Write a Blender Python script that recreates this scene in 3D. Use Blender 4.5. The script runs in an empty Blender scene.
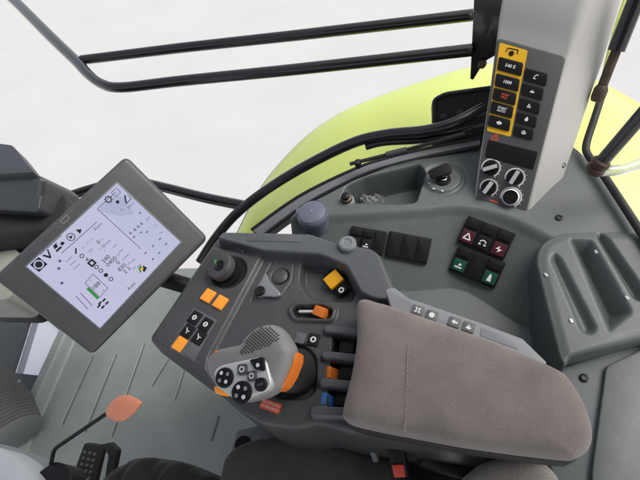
import bpy, math, random
import numpy as np
from mathutils import Vector
random.seed(4)
EXPO = 0.6
COL = bpy.context.scene.collection

# ------------------------------------------------------------------ camera geometry
F = 450.0; CAM = np.array([0, 0, 1.5])
_n = np.array([120., 320., F]); _n /= np.linalg.norm(_n)
_up = -_n
_fw = np.array([0, 0, 1.]) - np.array([0, 0, 1.]) @ _up * _up; _fw /= np.linalg.norm(_fw)
_rt = np.cross(_fw, _up)
_B = np.array([_rt, _fw, _up])
_a = math.radians(25); _Rz = np.array([[math.cos(_a), -math.sin(_a), 0], [math.sin(_a), math.cos(_a), 0], [0, 0, 1]])
M = _Rz @ _B          # photo axes (right, down, forward) -> world (X rear, Y right side of the cab, Z up)

def ray(px, py): return M @ np.array([px - 320., py - 240., F])
def P(px, py, z):
    d = ray(px, py); return CAM + d * ((z - CAM[2]) / d[2])
def D(px, py, dep): return CAM + ray(px, py) * (dep / F)
def PN(px, py, o, n):
    d = ray(px, py); return CAM + d * (((o - CAM) @ n) / (d @ n))
def nrm(v): v = np.asarray(v, float); return v / np.linalg.norm(v)
def hit(h, px, py):
    d = ray(px, py); lo = (1.3 - 1.5) / d[2]; hi = (-0.2 - 1.5) / d[2]
    ts = np.linspace(lo, hi, 500); pts = CAM + np.outer(ts, d)
    g = pts[:, 2] - h(pts[:, 0], pts[:, 1]); k = np.argmax(g < 0)
    a, b = ts[max(k - 1, 0)], ts[k]
    for _ in range(25):
        m = (a + b) / 2; p = CAM + d * m
        if p[2] - float(h(p[0:1], p[1:2])[0]) < 0: b = m
        else: a = m
    return CAM + d * b
def hnormal(h, p, e=.006):
    f = lambda x, y: float(h(np.array([x]), np.array([y]))[0])
    return nrm([-(f(p[0]+e, p[1]) - f(p[0]-e, p[1])) / (2*e), -(f(p[0], p[1]+e) - f(p[0], p[1]-e)) / (2*e), 1])

# ------------------------------------------------------------------ 2D helpers
def fillet(pts, r, n=5):
    """round the corners of a closed polygon (2D or 3D); r a number or one per corner"""
    pts = [np.asarray(p, float) for p in pts]; out = []; N = len(pts)
    for i in range(N):
        p = pts[i]; a = pts[i-1] - p; b = pts[(i+1) % N] - p
        la, lb = np.linalg.norm(a), np.linalg.norm(b)
        k = min(r[i] if hasattr(r, '__len__') else r, la*.48, lb*.48)
        if k <= 1e-6: out.append(p); continue
        A = p + a/la*k; Bq = p + b/lb*k
        for j in range(n+1):
            t = j/n; out.append((1-t)**2*A + 2*t*(1-t)*p + t*t*Bq)
    return out
def spline(pts, n=6, closed=False):
    pts = [np.asarray(p, float) for p in pts]; N = len(pts); out = []
    for i in range(N if closed else N-1):
        if closed: p0, p1, p2, p3 = pts[i-1], pts[i], pts[(i+1) % N], pts[(i+2) % N]
        else: p0, p1, p2, p3 = pts[max(i-1, 0)], pts[i], pts[i+1], pts[min(i+2, N-1)]
        for j in range(n):
            t = j/n
            out.append(.5*((2*p1) + (-p0+p2)*t + (2*p0-5*p1+4*p2-p3)*t*t + (-p0+3*p1-3*p2+p3)*t**3))
    if not closed: out.append(pts[-1])
    return out
def area2(p): return .5*sum(p[i-1][0]*p[i][1] - p[i][0]*p[i-1][1] for i in range(len(p)))
def inset(pts, d):
    pts = [np.asarray(p, float)[:2] for p in pts]; s = 1 if area2(pts) > 0 else -1; out = []; N = len(pts)
    for i in range(N):
        a = pts[i] - pts[i-1]; b = pts[(i+1) % N] - pts[i]
        la, lb = np.linalg.norm(a), np.linalg.norm(b)
        na = np.array([-a[1], a[0]])/max(la, 1e-9)*s; nb = np.array([-b[1], b[0]])/max(lb, 1e-9)*s
        m = na + nb; q = m @ m
        out.append(pts[i] + (m*2/max(q, .6))*d)
    return out
def rect(w, h, r=0, n=4, cx=0, cy=0):
    p = [(cx-w/2, cy-h/2), (cx+w/2, cy-h/2), (cx+w/2, cy+h/2), (cx-w/2, cy+h/2)]
    return fillet(p, r, n) if r else [np.array(q) for q in p]
def circ(r, n=24, cx=0, cy=0): return [np.array([cx+r*math.cos(2*math.pi*i/n), cy+r*math.sin(2*math.pi*i/n)]) for i in range(n)]
def sdf(poly, X, Y, near=False):
    poly = np.asarray(poly, float)[:, :2]; shp = X.shape; x = X.ravel(); y = Y.ravel()
    best = np.full(x.shape, 1e9); ins = np.zeros(x.shape, bool); nx = x.copy(); ny = y.copy(); N = len(poly)
    for i in range(N):
        ax, ay = poly[i-1]; bx, by = poly[i]; ex, ey = bx-ax, by-ay; L = ex*ex+ey*ey
        if L < 1e-14: continue
        t = np.clip(((x-ax)*ex+(y-ay)*ey)/L, 0, 1); qx = ax+ex*t; qy = ay+ey*t
        dd = (x-qx)**2+(y-qy)**2; u = dd < best
        best = np.where(u, dd, best)
        if near: nx = np.where(u, qx, nx); ny = np.where(u, qy, ny)
        if ay != by:
            c = ((ay > y) != (by > y)) & (x < (bx-ax)*(y-ay)/(by-ay)+ax); ins ^= c
    s = np.where(ins, -np.sqrt(best), np.sqrt(best)).reshape(shp)
    return (s, nx.reshape(shp), ny.reshape(shp)) if near else s
def sm(t): t = np.clip(t, 0, 1); return t*t*(3-2*t)
def PX(pts, z, r=.0, n=5):
    """outline traced on a horizontal plane at height z (or per point height) -> world points"""
    w = [P(p[0], p[1], p[2] if len(p) > 2 else z) for p in pts]
    return fillet(w, r, n) if r else w

# ------------------------------------------------------------------ mesh builder
class Fr:
    def __init__(s, o, u, n):
        s.o = np.asarray(o, float); s.n = nrm(n); u = np.asarray(u, float); s.u = nrm(u - (u @ s.n)*s.n); s.v = np.cross(s.n, s.u)
    def at(s, x, y, z=0): return s.o + s.u*x + s.v*y + s.n*z
    def loc(s, p): d = np.asarray(p) - s.o; return np.array([d @ s.u, d @ s.v])
    def off(s, x, y, z=0): return Fr(s.at(x, y, z), s.u, s.n)
_txt = {}
def glyphs(t):
    if t not in _txt:
        c = bpy.data.curves.new('t', 'FONT'); c.body = t; c.align_x = 'CENTER'; c.align_y = 'CENTER'; c.resolution_u = 2
        o = bpy.data.objects.new('t', c); COL.objects.link(o); bpy.context.view_layer.update()
        me = bpy.data.meshes.new_from_object(o.evaluated_get(bpy.context.evaluated_depsgraph_get()))
        _txt[t] = ([(v.co.x, v.co.y) for v in me.vertices], [tuple(p.vertices) for p in me.polygons])
        bpy.data.objects.remove(o); bpy.data.curves.remove(c); bpy.data.meshes.remove(me)
    return _txt[t]
class MB:
    def __init__(s): s.v = []; s.f = []; s.m = []; s.fl = set()
    def vs(s, pts): k = len(s.v); s.v += [tuple(map(float, p)) for p in pts]; return list(range(k, k+len(pts)))
    def face(s, idx, m=0): s.f.append(tuple(idx)); s.m.append(m)
    def ring(s, a, b, m=0):
        N = len(a)
        for i in range(N): s.face((a[i-1], a[i], b[i], b[i-1]), m)
    def slab(s, fr, poly, z0, z1, bev=0, m=0, bottom=True, mtop=None, steps=3):
        poly = [np.asarray(p, float)[:2] for p in poly]
        if area2(poly) < 0: poly = poly[::-1]
        while bev > 1e-5:                                  # keep the rounded rim from folding over itself
            q = inset(poly, bev)
            if all((q[i]-q[i-1]) @ (poly[i]-poly[i-1]) >= 0 for i in range(len(poly))): break
            bev *= .75
        r0 = s.vs([fr.at(*p, z0) for p in poly])
        if bottom: s.face(r0[::-1], m)
        if bev:
            r = s.vs([fr.at(*p, z1-bev) for p in poly]); s.ring(r0, r, m); prev = r
            for k in range(1, steps+1):
                a = math.pi/2*k/steps
                r = s.vs([fr.at(*p, z1-bev+bev*math.sin(a)) for p in inset(poly, bev*(1-math.cos(a)))]); s.ring(prev, r, m); prev = r
        else: prev = s.vs([fr.at(*p, z1) for p in poly]); s.ring(r0, prev, m)
        s.fl.add(len(s.f)); s.face(prev, m if mtop is None else mtop)
    def flat(s, fr, poly, h, m=0):
        poly = [np.asarray(p, float)[:2] for p in poly]
        if area2(poly) < 0: poly = poly[::-1]
        s.face(s.vs([fr.at(*p, h) for p in poly]), m)
    def ringflat(s, fr, cx, cy, r0, r1, h, m=0, a0=0, a1=360, n=24):
        full = abs(a1-a0) >= 360
        A = [math.radians(a0+(a1-a0)*i/n) for i in range(n+1)]
        for i in range(n):
            q = [(r0, A[i]), (r1, A[i]), (r1, A[i+1]), (r0, A[i+1])]
            s.face(s.vs([fr.at(cx+r*math.cos(a), cy+r*math.sin(a), h) for r, a in q]), m)
    def line(s, fr, a, b, w, h, m=0):
        a = np.array(a, float); b = np.array(b, float); d = nrm(b-a); q = np.array([-d[1], d[0]])*w/2
        s.flat(fr, [a-q, b-q, b+q, a+q], h, m)
    def text(s, fr, t, size, x, y, h, m=0, rot=0):
        V, Fc = glyphs(t); c, q = math.cos(rot), math.sin(rot)
        ids = s.vs([fr.at(x+(a*c-b*q)*size, y+(a*q+b*c)*size, h) for a, b in V])
        for f in Fc: s.face([ids[i] for i in f], m)
    def tube(s, path, r, m=0, n=14, cap=True):
        path = [np.asarray(p, float) for p in path]; prev = None; N = len(path)
        t0 = nrm(path[1]-path[0]); a = nrm(np.cross(t0, [.3, .2, .93]))
        for i, p in enumerate(path):
            t = nrm(path[min(i+1, N-1)] - path[max(i-1, 0)]); a = nrm(a - (a @ t)*t); b = np.cross(t, a)
            rr = r[i] if hasattr(r, '__len__') else r
            c = s.vs([p + rr*(a*math.cos(2*math.pi*k/n) + b*math.sin(2*math.pi*k/n)) for k in range(n)])
            if prev: s.ring(prev, c, m)
            elif cap: s.face(c[::-1], m)
            prev = c
        if cap: s.face(prev, m)
    def lathe(s, fr, prof, m=0, n=32, cx=0, cy=0, ms=None):
        prev = None
        for j, (r, z) in enumerate(prof):
            c = s.vs([fr.at(cx+r*math.cos(2*math.pi*k/n), cy+r*math.sin(2*math.pi*k/n), z) for k in range(n)])
            mm = ms[j-1] if ms and j else m
            if prev: s.ring(prev, c, mm)
            prev = c
        s.face(prev, ms[-1] if ms else m)
    def pillow(s, pts, up, prof, m=0, c=None):
        pts = [np.asarray(p, float) for p in pts]; c = np.mean(pts, axis=0) if c is None else np.asarray(c); up = np.asarray(up)
        if np.dot(np.cross(pts[0]-c, pts[len(pts)//6]-c), up) < 0: pts = pts[::-1]
        prev = None
        for k, (sc, dz) in enumerate(prof):
            r = s.vs([c + (p-c)*sc + up*dz for p in pts])
            if prev: s.ring(prev, r, m)
            else: s.face(r[::-1], m)
            prev = r
        s.face(prev, m)
    def build(s, name, mats, parent=None, sharp=35, smooth=True):
        me = bpy.data.meshes.new(name); me.from_pydata(s.v, [], s.f)
        for m in (mats if isinstance(mats, (list, tuple)) else [mats]): me.materials.append(m)
        me.polygons.foreach_set('material_index', s.m)
        me.polygons.foreach_set('use_smooth', [smooth and i not in s.fl for i in range(len(s.f))]); me.update()
        if smooth: me.set_sharp_from_angle(angle=math.radians(sharp))
        o = bpy.data.objects.new(name, me); COL.objects.link(o)
        if parent:
            o.parent = parent; o.matrix_parent_inverse = parent.matrix_world.inverted()
        return o
def tag(o, label=None, cat=None, group=None, kind=None):
    for k, v in (('label', label), ('category', cat), ('group', group), ('kind', kind)):
        if v: o[k] = v
    return o
def thing(name, loc, label, cat, group=None):
    o = bpy.data.objects.new(name, None); COL.objects.link(o); o.location = [float(q) for q in loc]; o.empty_display_size = .05
    bpy.context.view_layer.update(); return tag(o, label, cat, group)
def field(name, outline, h, res, zlow, mats, parent=None, er=.006, matf=None, sharp=120, extra=None):
    """moulded shell: a dense sheet z = h(x, y) inside an outline, rounded rim, walls down to zlow"""
    ol = np.asarray(outline, float)[:, :2]
    x0, y0 = ol.min(0)-res; x1, y1 = ol.max(0)+res
    X, Y = np.meshgrid(np.arange(x0, x1+res, res), np.arange(y0, y1+res, res), indexing='ij')
    S, NX, NY = sdf(ol, X, Y, True)
    C = sdf(ol, X[:-1, :-1]+res/2, Y[:-1, :-1]+res/2) < 0
    cnt = np.zeros(X.shape, int)
    for a in (0, 1):
        for b in (0, 1): cnt[a:a+C.shape[0], b:b+C.shape[1]] += C
    bd = (cnt > 0) & (cnt < 4)
    X = np.where(bd, NX, X); Y = np.where(bd, NY, Y); d = np.where(bd, 0, np.maximum(-S, 0))
    q = np.clip(1-d/er, 0, 1); Z = h(X, Y) - er*(1-np.sqrt(np.clip(1-q*q, 0, 1)))
    idx = -np.ones(X.shape, int); k = cnt > 0; idx[k] = np.arange(k.sum())
    mb = MB(); mb.v = list(map(tuple, np.stack([X[k], Y[k], Z[k]], 1).tolist()))
    I, J = np.nonzero(C)
    A, Bq, Cc, Dd = idx[I, J], idx[I+1, J], idx[I+1, J+1], idx[I, J+1]
    Q = np.stack([A, Bq, Cc, Dd], 1)
    mi = matf(X[I, J]+res/2, Y[I, J]+res/2) if matf else np.zeros(len(I), int)
    mb.f = list(map(tuple, Q.tolist())); mb.m = list(map(int, mi))
    E = np.concatenate([Q[:, [0, 1]], Q[:, [1, 2]], Q[:, [2, 3]], Q[:, [3, 0]]]); st = set(map(tuple, E.tolist()))
    low = {}
    def lo(i):
        if i not in low: v = mb.v[i]; low[i] = len(mb.v); mb.v.append((v[0], v[1], zlow(v[0], v[1]) if callable(zlow) else zlow))
        return low[i]
    for a, b in st:
        if (b, a) not in st: mb.face((b, a, lo(a), lo(b)), 0)
    if extra: extra(mb)
    return mb.build(name, mats, parent, sharp)

# ------------------------------------------------------------------ materials
def mat(name, col, rough=.5, metal=0, bump=0, bscale=900, mott=0, mscale=14, spec=.5, coat=0, sheen=0, col2=None, emit=None, alpha=None, trans=0, grain=0, gscale=420, dust=0):
    m = bpy.data.materials.new(name); m.use_nodes = True; nt = m.node_tree; b = nt.nodes['Principled BSDF']
    b.inputs['Base Color'].default_value = (*col, 1); b.inputs['Roughness'].default_value = rough; b.inputs['Metallic'].default_value = metal
    b.inputs['Specular IOR Level'].default_value = spec; b.inputs['Coat Weight'].default_value = coat; b.inputs['Coat Roughness'].default_value = .08
    b.inputs['Sheen Weight'].default_value = sheen; b.inputs['Transmission Weight'].default_value = trans
    tc = nt.nodes.new('ShaderNodeTexCoord')
    if mott:
        n = nt.nodes.new('ShaderNodeTexNoise'); n.inputs['Scale'].default_value = mscale; n.inputs['Detail'].default_value = 7; n.inputs['Roughness'].default_value = .62
        nt.links.new(tc.outputs['Object'], n.inputs['Vector'])
        r = nt.nodes.new('ShaderNodeValToRGB'); e = r.color_ramp.elements
        c2 = col2 or tuple(min(1, c*(1+mott)) for c in col); c1 = tuple(c*(1-mott) for c in col)
        e[0].position = .3; e[1].position = .72; e[0].color = (*c1, 1); e[1].color = (*c2, 1)
        nt.links.new(n.outputs['Fac'], r.inputs['Fac']); nt.links.new(r.outputs['Color'], b.inputs['Base Color'])
        mr = nt.nodes.new('ShaderNodeMapRange'); mr.inputs['To Min'].default_value = max(0, rough-.1); mr.inputs['To Max'].default_value = min(1, rough+.1)
        n2 = nt.nodes.new('ShaderNodeTexNoise'); n2.inputs['Scale'].default_value = mscale*2.7; n2.inputs['Detail'].default_value = 5
        nt.links.new(tc.outputs['Object'], n2.inputs['Vector']); nt.links.new(n2.outputs['Fac'], mr.inputs['Value']); nt.links.new(mr.outputs['Result'], b.inputs['Roughness'])
    if grain or dust:
        src = b.inputs['Base Color'].links[0].from_socket if b.inputs['Base Color'].links else None
        def layer(src, scale, lo, hi, amt, colr, mode, det=2):
            n = nt.nodes.new('ShaderNodeTexNoise'); n.inputs['Scale'].default_value = scale; n.inputs['Detail'].default_value = det
            nt.links.new(tc.outputs['Object'], n.inputs['Vector'])
            r = nt.nodes.new('ShaderNodeMapRange'); r.inputs['From Min'].default_value = lo; r.inputs['From Max'].default_value = hi; r.inputs['To Max'].default_value = amt
            nt.links.new(n.outputs['Fac'], r.inputs['Value'])
            x = nt.nodes.new('ShaderNodeMix'); x.data_type = 'RGBA'; x.blend_type = mode
            if src: nt.links.new(src, x.inputs['A'])
            else: x.inputs['A'].default_value = (*col, 1)
            x.inputs['B'].default_value = (*colr, 1); nt.links.new(r.outputs['Result'], x.inputs['Factor']); return x.outputs['Result']
        if grain: src = layer(src, gscale, .35, .68, grain, tuple(c*.25 for c in col), 'MIX')
        if dust:
            src = layer(src, 230, .60, .74, dust, (.42, .40, .36), 'MIX', 3)
            src = layer(src, 16, .52, .80, dust*.55, (.36, .35, .32), 'MIX', 9)
        nt.links.new(src, b.inputs['Base Color'])
    if bump:
        n = nt.nodes.new('ShaderNodeTexNoise'); n.inputs['Scale'].default_value = bscale; n.inputs['Detail'].default_value = 3
        nt.links.new(tc.outputs['Object'], n.inputs['Vector'])
        bp = nt.nodes.new('ShaderNodeBump'); bp.inputs['Strength'].default_value = bump; bp.inputs['Distance'].default_value = .001
        nt.links.new(n.outputs['Fac'], bp.inputs['Height']); nt.links.new(bp.outputs['Normal'], b.inputs['Normal'])
    if emit:
        b.inputs['Emission Color'].default_value = (*col, 1); b.inputs['Emission Strength'].default_value = emit / 2**EXPO
        if name.startswith(('lit', 'screen')): b.inputs['Base Color'].default_value = (.01, .01, .012, 1)
    return m
def s2l(r, g, b, k=1.0): return tuple(k*((c/255/12.92) if c/255 < .04045 else ((c/255+.055)/1.055)**2.4) for c in (r, g, b))
m_cab = mat('cab_moulding', s2l(88, 94, 93), .42, bump=.3, bscale=700, mott=.12, mscale=9, dust=.12)
m_pad = mat('tray_moulding', s2l(92, 98, 100), .42, bump=.3, bscale=700, mott=.12, mscale=9, dust=.14)
m_cons = mat('console_moulding', s2l(70, 72, 73), .40, bump=.3, bscale=700, mott=.10, mscale=11, dust=.10)
m_rail = mat('console_rail', s2l(84, 87, 89), .38, bump=.25, bscale=700, mott=.08, mscale=12, dust=.10)
m_plate = mat('switch_plate', s2l(98, 100, 102), .42, bump=.15, mott=.06)
m_lightgrey = mat('light_grey_plastic', s2l(140, 143, 146), .45, bump=.15, mott=.06)
m_pillar = mat('pillar_trim', s2l(176, 175, 171), .5, bump=.2, mott=.05, mscale=8)
m_floor = mat('floor_mat', s2l(137, 144, 140), .40, bump=.5, bscale=300, mott=.16, mscale=5, dust=.22)
m_floorline = mat('groove_shade', s2l(96, 102, 99), .7)
m_bezel = mat('monitor_housing', s2l(74, 76, 77), .40, bump=.2, bscale=900, mott=.06, dust=.08)
m_black = mat('black_plastic', (.009, .009, .010), .45, bump=.1, spec=.3)
m_rubber = mat('black_rubber', (.016, .016, .017), .6, bump=.15, mott=.2)
m_paint = mat('black_paint', (.009, .009, .010), .22, coat=.6)
m_fender = mat('fender_paint', (.66, .76, .19), .28, coat=1)
m_orange = mat('orange_plastic', (.80, .20, .025), .4)
m_amber = mat('amber_switch', (.86, .30, .025), .35, emit=.25)
m_red = mat('red_plastic', (.62, .06, .035), .4)
m_blue = mat('blue_plastic', (.06, .20, .55), .4)
m_yellow = mat('yellow_print', (.82, .46, .015), .45)
m_white = mat('white_print', (.78, .78, .78), .5)
m_redprint = mat('red_print', (.70, .10, .03), .5)
m_salmon = mat('orange_reflector', (.80, .30, .17), .35, bump=.2, bscale=1500, mott=.06)
m_silver = mat('satin_silver', s2l(212, 213, 214), .28, .3, mott=.05)
m_chrome = mat('chrome', (.7, .7, .7), .12, 1)
m_grip = mat('grip_rubber', s2l(138, 137, 135), .40, bump=.3, mott=.06)
m_stud = mat('grip_hole', (.03, .03, .03), .7)
m_fabric = mat('armrest_fabric', s2l(138, 130, 125), .95, bump=1, bscale=520, mott=.20, mscale=11, spec=.12, sheen=.2, grain=.30, gscale=620)
m_seat = mat('seat_fabric', s2l(92, 87, 84), .95, bump=1, bscale=520, mott=.15, spec=.12, sheen=.15, grain=.4)
m_seat2 = mat('seat_bolster_fabric', s2l(148, 143, 138), .95, bump=1, bscale=520, mott=.12, spec=.15, sheen=.2, grain=.35)
m_cloth = mat('black_cloth', (.020, .020, .021), .9, bump=.6, bscale=900, mott=.2, sheen=.1)
m_thread = mat('stitch_thread', s2l(150, 139, 132), .9)
m_canister = mat('canister_plastic', s2l(96, 101, 116), .38, mott=.04)
m_ground = mat('concrete', (.535, .537, .53), .9, bump=.3, bscale=90, mott=.035, mscale=1.1, grain=.05, gscale=60, dust=.06)
m_brown = mat('rusty_metal', s2l(84, 72, 62), .5, .5, mott=.3, mscale=60)
m_clear = mat('clear_plastic', (.70, .72, .72), .18, trans=.75)
m_sill = mat('sill_strip', s2l(120, 123, 126), .45, mott=.08)
m_pale = mat('pale_column_plastic', s2l(196, 201, 205), .5, bump=.15, mott=.04)
m_dash = mat('dashboard_plastic', s2l(58, 61, 65), .45, bump=.2, mott=.1)
m_glassblue = mat('tinted_glass', (.82, .85, .95), .08, trans=.85)
m_green = mat('green_lens', (.006, .07, .045), .4)
m_magenta = mat('red_lens', (.075, .008, .018), .4)
m_greenprint = mat('green_print', (.10, .42, .10), .5)
m_hole = mat('hole_dark', (.006, .006, .006), .8)  # near-black colour paints in the dark of holes and slots
m_screen = mat('lit_screen', s2l(199, 203, 231), .12, emit=.84)
m_screen2 = mat('lit_screen_panel', s2l(203, 203, 231), .12, emit=.86)
m_screen3 = mat('lit_screen_shade', s2l(186, 190, 220), .12, emit=.82)
m_ink = mat('screen_ink', s2l(38, 38, 52), .3, emit=.5)
m_ink2 = mat('screen_grey_ink', s2l(112, 114, 140), .3, emit=.6)
m_scrgreen = mat('screen_green', s2l(58, 160, 72), .3, emit=.7)

# ------------------------------------------------------------------ ground, floor
g = MB(); fr0 = Fr((0, 0, -1.1), (1, 0, 0), (0, 0, 1))
g.flat(fr0, [(-60, -60), (60, -60), (60, 60), (-60, 60)], 0)
tag(g.build('ground', m_ground), kind='structure')

edge_a, edge_b = P(70, 328, .03), P(10, 462, .03)
lat = nrm((edge_a-edge_b) * [1, 1, 0]); lon = np.array([lat[1], -lat[0], 0])     # lon points to the rear
def along(pt): return None
fe0 = P(62, 342, 0)
ribs = [((92.5, 357), (62.5, 424)), ((116, 355), (85, 432)), ((144, 345), (112, 436)), ((168, 360), (152, 386)), ((184, 371), (175, 400)), ((219, 417), (212, 440))]
def h_floor(x, y):
    z = np.zeros_like(x); dx = (x-fe0[0])*lon[0] + (y-fe0[1])*lon[1]
    z = z + .045*(1-sm((dx-.035)/.03))
    for a, b in ribs:
        A, Bq = P(*a, 0), P(*b, 0); e = Bq-A; L = np.linalg.norm(e[:2]); e = e/L
        t = np.clip((x-A[0])*e[0]+(y-A[1])*e[1], 0, L); r = np.hypot(x-A[0]-e[0]*t, y-A[1]-e[1]*t)
        z = z - .006*(1-sm((r-.0015)/.004))
    return z
f0 = fe0 + lat*.35; f1 = fe0 - lat*.75
fo = [f0, f0+lon*1.3, f1+lon*1.3, f1]
def floor_mat(x, y):
    q = np.zeros(len(x), int)
    for a, b in ribs:
        A, Bq = P(*a, 0), P(*b, 0); e = Bq-A; L = np.linalg.norm(e[:2]); e = e/L
        t = np.clip((x-A[0])*e[0]+(y-A[1])*e[1], 0, L); q |= (np.hypot(x-A[0]-e[0]*t, y-A[1]-e[1]*t) < .0028)
    return q
def groove_strips(mb):  # flat darker strips paint the shade of the grooves into the floor
    for a, b in ribs:
        A, Bq = P(*a, -.0012), P(*b, -.0012); e = nrm(Bq-A); q = np.array([-e[1], e[0], 0])
        for k in range(12):
            c0, c1 = A+(Bq-A)*k/12, A+(Bq-A)*(k+1)/12; w0, w1 = .0022, .0022
            mb.face(mb.vs([c0-q*w0, c1-q*w1, c1+q*w1, c0+q*w0]), 1)
tag(field('floor', fo, h_floor, .0032, -.08, [m_floor, m_floorline], extra=groove_strips), kind='structure')

# ------------------------------------------------------------------ side console (moulded cabinet beside the seat)
ZC = .62
cab_out = PX([(296, 232, .55), (310, 202), (354, 179), (390, 165), (430, 155), (480, 145), (560, 136), (580, 150), (596, 166), (648, 240), (720, 345),
              (648, 338), (562, 369, .56), (545, 400, .44), (420, 340, .44), (340, 280, .48), (300, 255, .5)], ZC, .012)
ridge = [P(*p, ZC)[:2] for p in [(250, 214), (337, 211), (412, 206), (455, 202), (500, 209), (535, 224), (562, 238), (610, 262), (680, 300)]]
ridge = spline(ridge, 8)
low_poly = np.array(list(ridge) + [ridge[-1]+np.array([.8, -2.]), ridge[0]+np.array([-.8, -2.])])
pad = PX([(536, 262), (541, 247), (556, 238), (578, 236), (660, 236), (740, 330), (640, 339), (562, 368)], .615, .02)
tr1 = PX([(546, 262), (553, 255), (561, 262), (597, 333), (590, 341), (577, 337)], .61, .02)
valley = PX([(565, 240), (592, 242), (633, 316), (606, 338)], .615, .012)
tr2 = PX([(593, 238), (598, 231), (606, 235), (647, 294), (641, 306), (630, 301)], .62, .02)
tray = PX([(338, 203), (345, 186), (362, 177), (420, 163), (427, 172), (417, 203), (400, 205)], ZC, .012)
ring_c = P(443, 179, ZC)
def h_cab(x, y):
    s = sdf(low_poly, x, y)
    h = ZC - .60*np.maximum(0, -s-.002) * sm((-s)/.03)
    h = np.maximum(h, .40)
    sp = sdf(pad, x, y); hp = ZC + .004
    h = np.maximum(h, hp - .11*sm((sp+.0)/.022)) if True else h
    h = h + .004*sm((-sdf(inset(pad, -.002), x, y))/.02)
    h = h - .015*sm(-sdf(tr1, x, y)/.016) - .040*sm(-sdf(valley, x, y)/.030) - .020*sm(-sdf(tr2, x, y)/.016)
    h = h - .085*sm(-sdf(tray, x, y)/.016)
    r = np.hypot(x-ring_c[0], y-ring_c[1])
    h = h - .004*np.exp(-((r-.050)/.005)**2) + .004*sm((.045-r)/.005)
    return h
fw_cab = tag(thing('side_console', P(480, 260, .4), 'dark grey moulded side console with trays and switches between seat and side window', 'side console'), None)
field('body', cab_out, h_cab, .0022, .05, [m_cab], fw_cab, er=.008)
def hfr(h, c, r):
    o = hit(h, *c); n = hnormal(h, o); return Fr(o, hit(h, *r)-o, n)

# screws and painted glints of the side console
for c in ((559, 218), (602, 267), (584, 378)):
    if c == (602, 267): continue
    f = hfr(h_cab, c, (c[0]+8, c[1]+3)) if c != (584, 378) else Fr(P(584, 378, .581), (1, 0, 0), (0, 0, 1))
    b = MB(); b.lathe(f, [(.008, 0), (.008, .002), (.006, .003), (.004, .003), (.004, .0015), (.0005, .0015)], 0, 16, ms=[0, 0, 0, 1, 1]); b.build('screw', [m_black, m_dash], fw_cab)
for c, r in (((596, 252), (600, 258)), ((627, 298), (631, 304)), ((546, 275), (549, 279)), ((571, 321), (574, 326))):
    f = hfr(h_cab, c, r); b = MB(); b.slab(f, rect(.009, .0055, .002), 0, .0025, .0012); b.build('clip', m_silver, fw_cab)  # silver slabs, their colour put in for glints on the tray edges

# lower ledge under the trays
lw = MB(); f = Fr((0, 0, .58), (1, 0, 0), (0, 0, 1))
lo_poly = fillet([p[:2] for p in PX([(545, 372), (565, 366), (660, 334), (760, 520), (580, 560), (540, 440)], .58)], .012)
lw.slab(f, lo_poly, -.4, 0, .006, 0)
lw2 = [p[:2] for p in PX([(606, 366), (660, 340), (760, 520), (590, 560), (592, 470)], .59)]
lw.slab(f, fillet(lw2, .01), -.3, .010, .005, 1)
lw.build('lower_panel', [m_pad, m_cab], fw_cab)

# switch blocks (two rows of rocker switches)
def rocker(fr, x, y, w, h, sym, lens, parent, hgt=.006):
    b = MB(); f = fr.off(x, y)
    p = rect(w, h, .0015); b.slab(f, p, -.004, hgt*.6, .001, 0)
    b.slab(f.off(0, -h*.22), rect(w*.9, h*.48, .0015), 0, hgt, .0012, 1)
    b.slab(f.off(0, h*.30), rect(w*.92, h*.28, .001), 0, hgt*1.25, .0015, 0)
    z = hgt+.0003; s = w*.26; ff = f.off(0, -h*.22)
    if sym == 'tri':
        for a, q in (((-s, -s*.7), (s, -s*.7)), ((s, -s*.7), (0, s)), ((0, s), (-s, -s*.7))): b.line(ff, a, q, s*.35, z, 2)
    elif sym == 'car':
        b.ringflat(ff, 0, -s*.2, s*.7, s, z, 2, 20, 160, 10); b.line(ff, (-s, -s*.5), (-s*.4, -s*.5), s*.45, z, 2); b.line(ff, (s*.4, -s*.5), (s, -s*.5), s*.45, z, 2)
    elif sym == 'bolt':
        b.flat(ff, [(-s*.9, -s*.1), (s*.2, s), (0, s*.1), (s*.9, s*.1), (-s*.2, -s), (0, -s*.1)], z, 2)
    elif sym == 'lamp':
        b.flat(ff, [(-s, -s*.8), (s, -s*.8), (s, -s*.4), (-s, -s*.4)], z, 2); b.flat(ff, [(-s*.2, -s*.2), (s*.8, .2*s), (s*.2, s*.7), (-s*.1, s*.3)], z, 2)
    elif sym == 'cone':
        b.flat(ff, [(-s*.6, -s), (s*.6, -s), (s*.25, s), (-s*.25, s)], z, 2)
    b.build('switch', [m_black, lens, m_white], parent)
def block(name, cells_tl, cells_tr, cells_bl, n, syms, lenses):
    fr = Fr(hit(h_cab, *cells_tl), hit(h_cab, *cells_tr)-hit(h_cab, *cells_tl), hnormal(h_cab, hit(h_cab, (cells_tr[0]+cells_bl[0])/2, (cells_tr[1]+cells_bl[1])/2)))
    w = np.linalg.norm(hit(h_cab, *cells_tr)-fr.o); hh = abs(fr.loc(hit(h_cab, *cells_bl))[1])
    fr = fr.off(w/2, -hh/2, .007); b = MB()
    b.slab(fr, rect(w, hh, .003), -.012, .002, .001); o = b.build(name, m_black, fw_cab)
    for i in range(n):
        if syms[i] is None:
            q = MB(); q.slab(fr.off(-w/2+w*(i+.5)/n, 0), rect(w/n*.86, hh*.9, .0015), 0, .0035, .001); q.build('blank', m_black, o)
        else: rocker(fr, -w/2+w*(i+.5)/n, 0, w/n*.88, hh*.9, syms[i], lenses[i], o)
    return o
block('switch_block', (469, 216), (516, 234), (460, 243), 3, ['tri', 'car', 'bolt'], [m_magenta, m_black, m_magenta])
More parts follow.
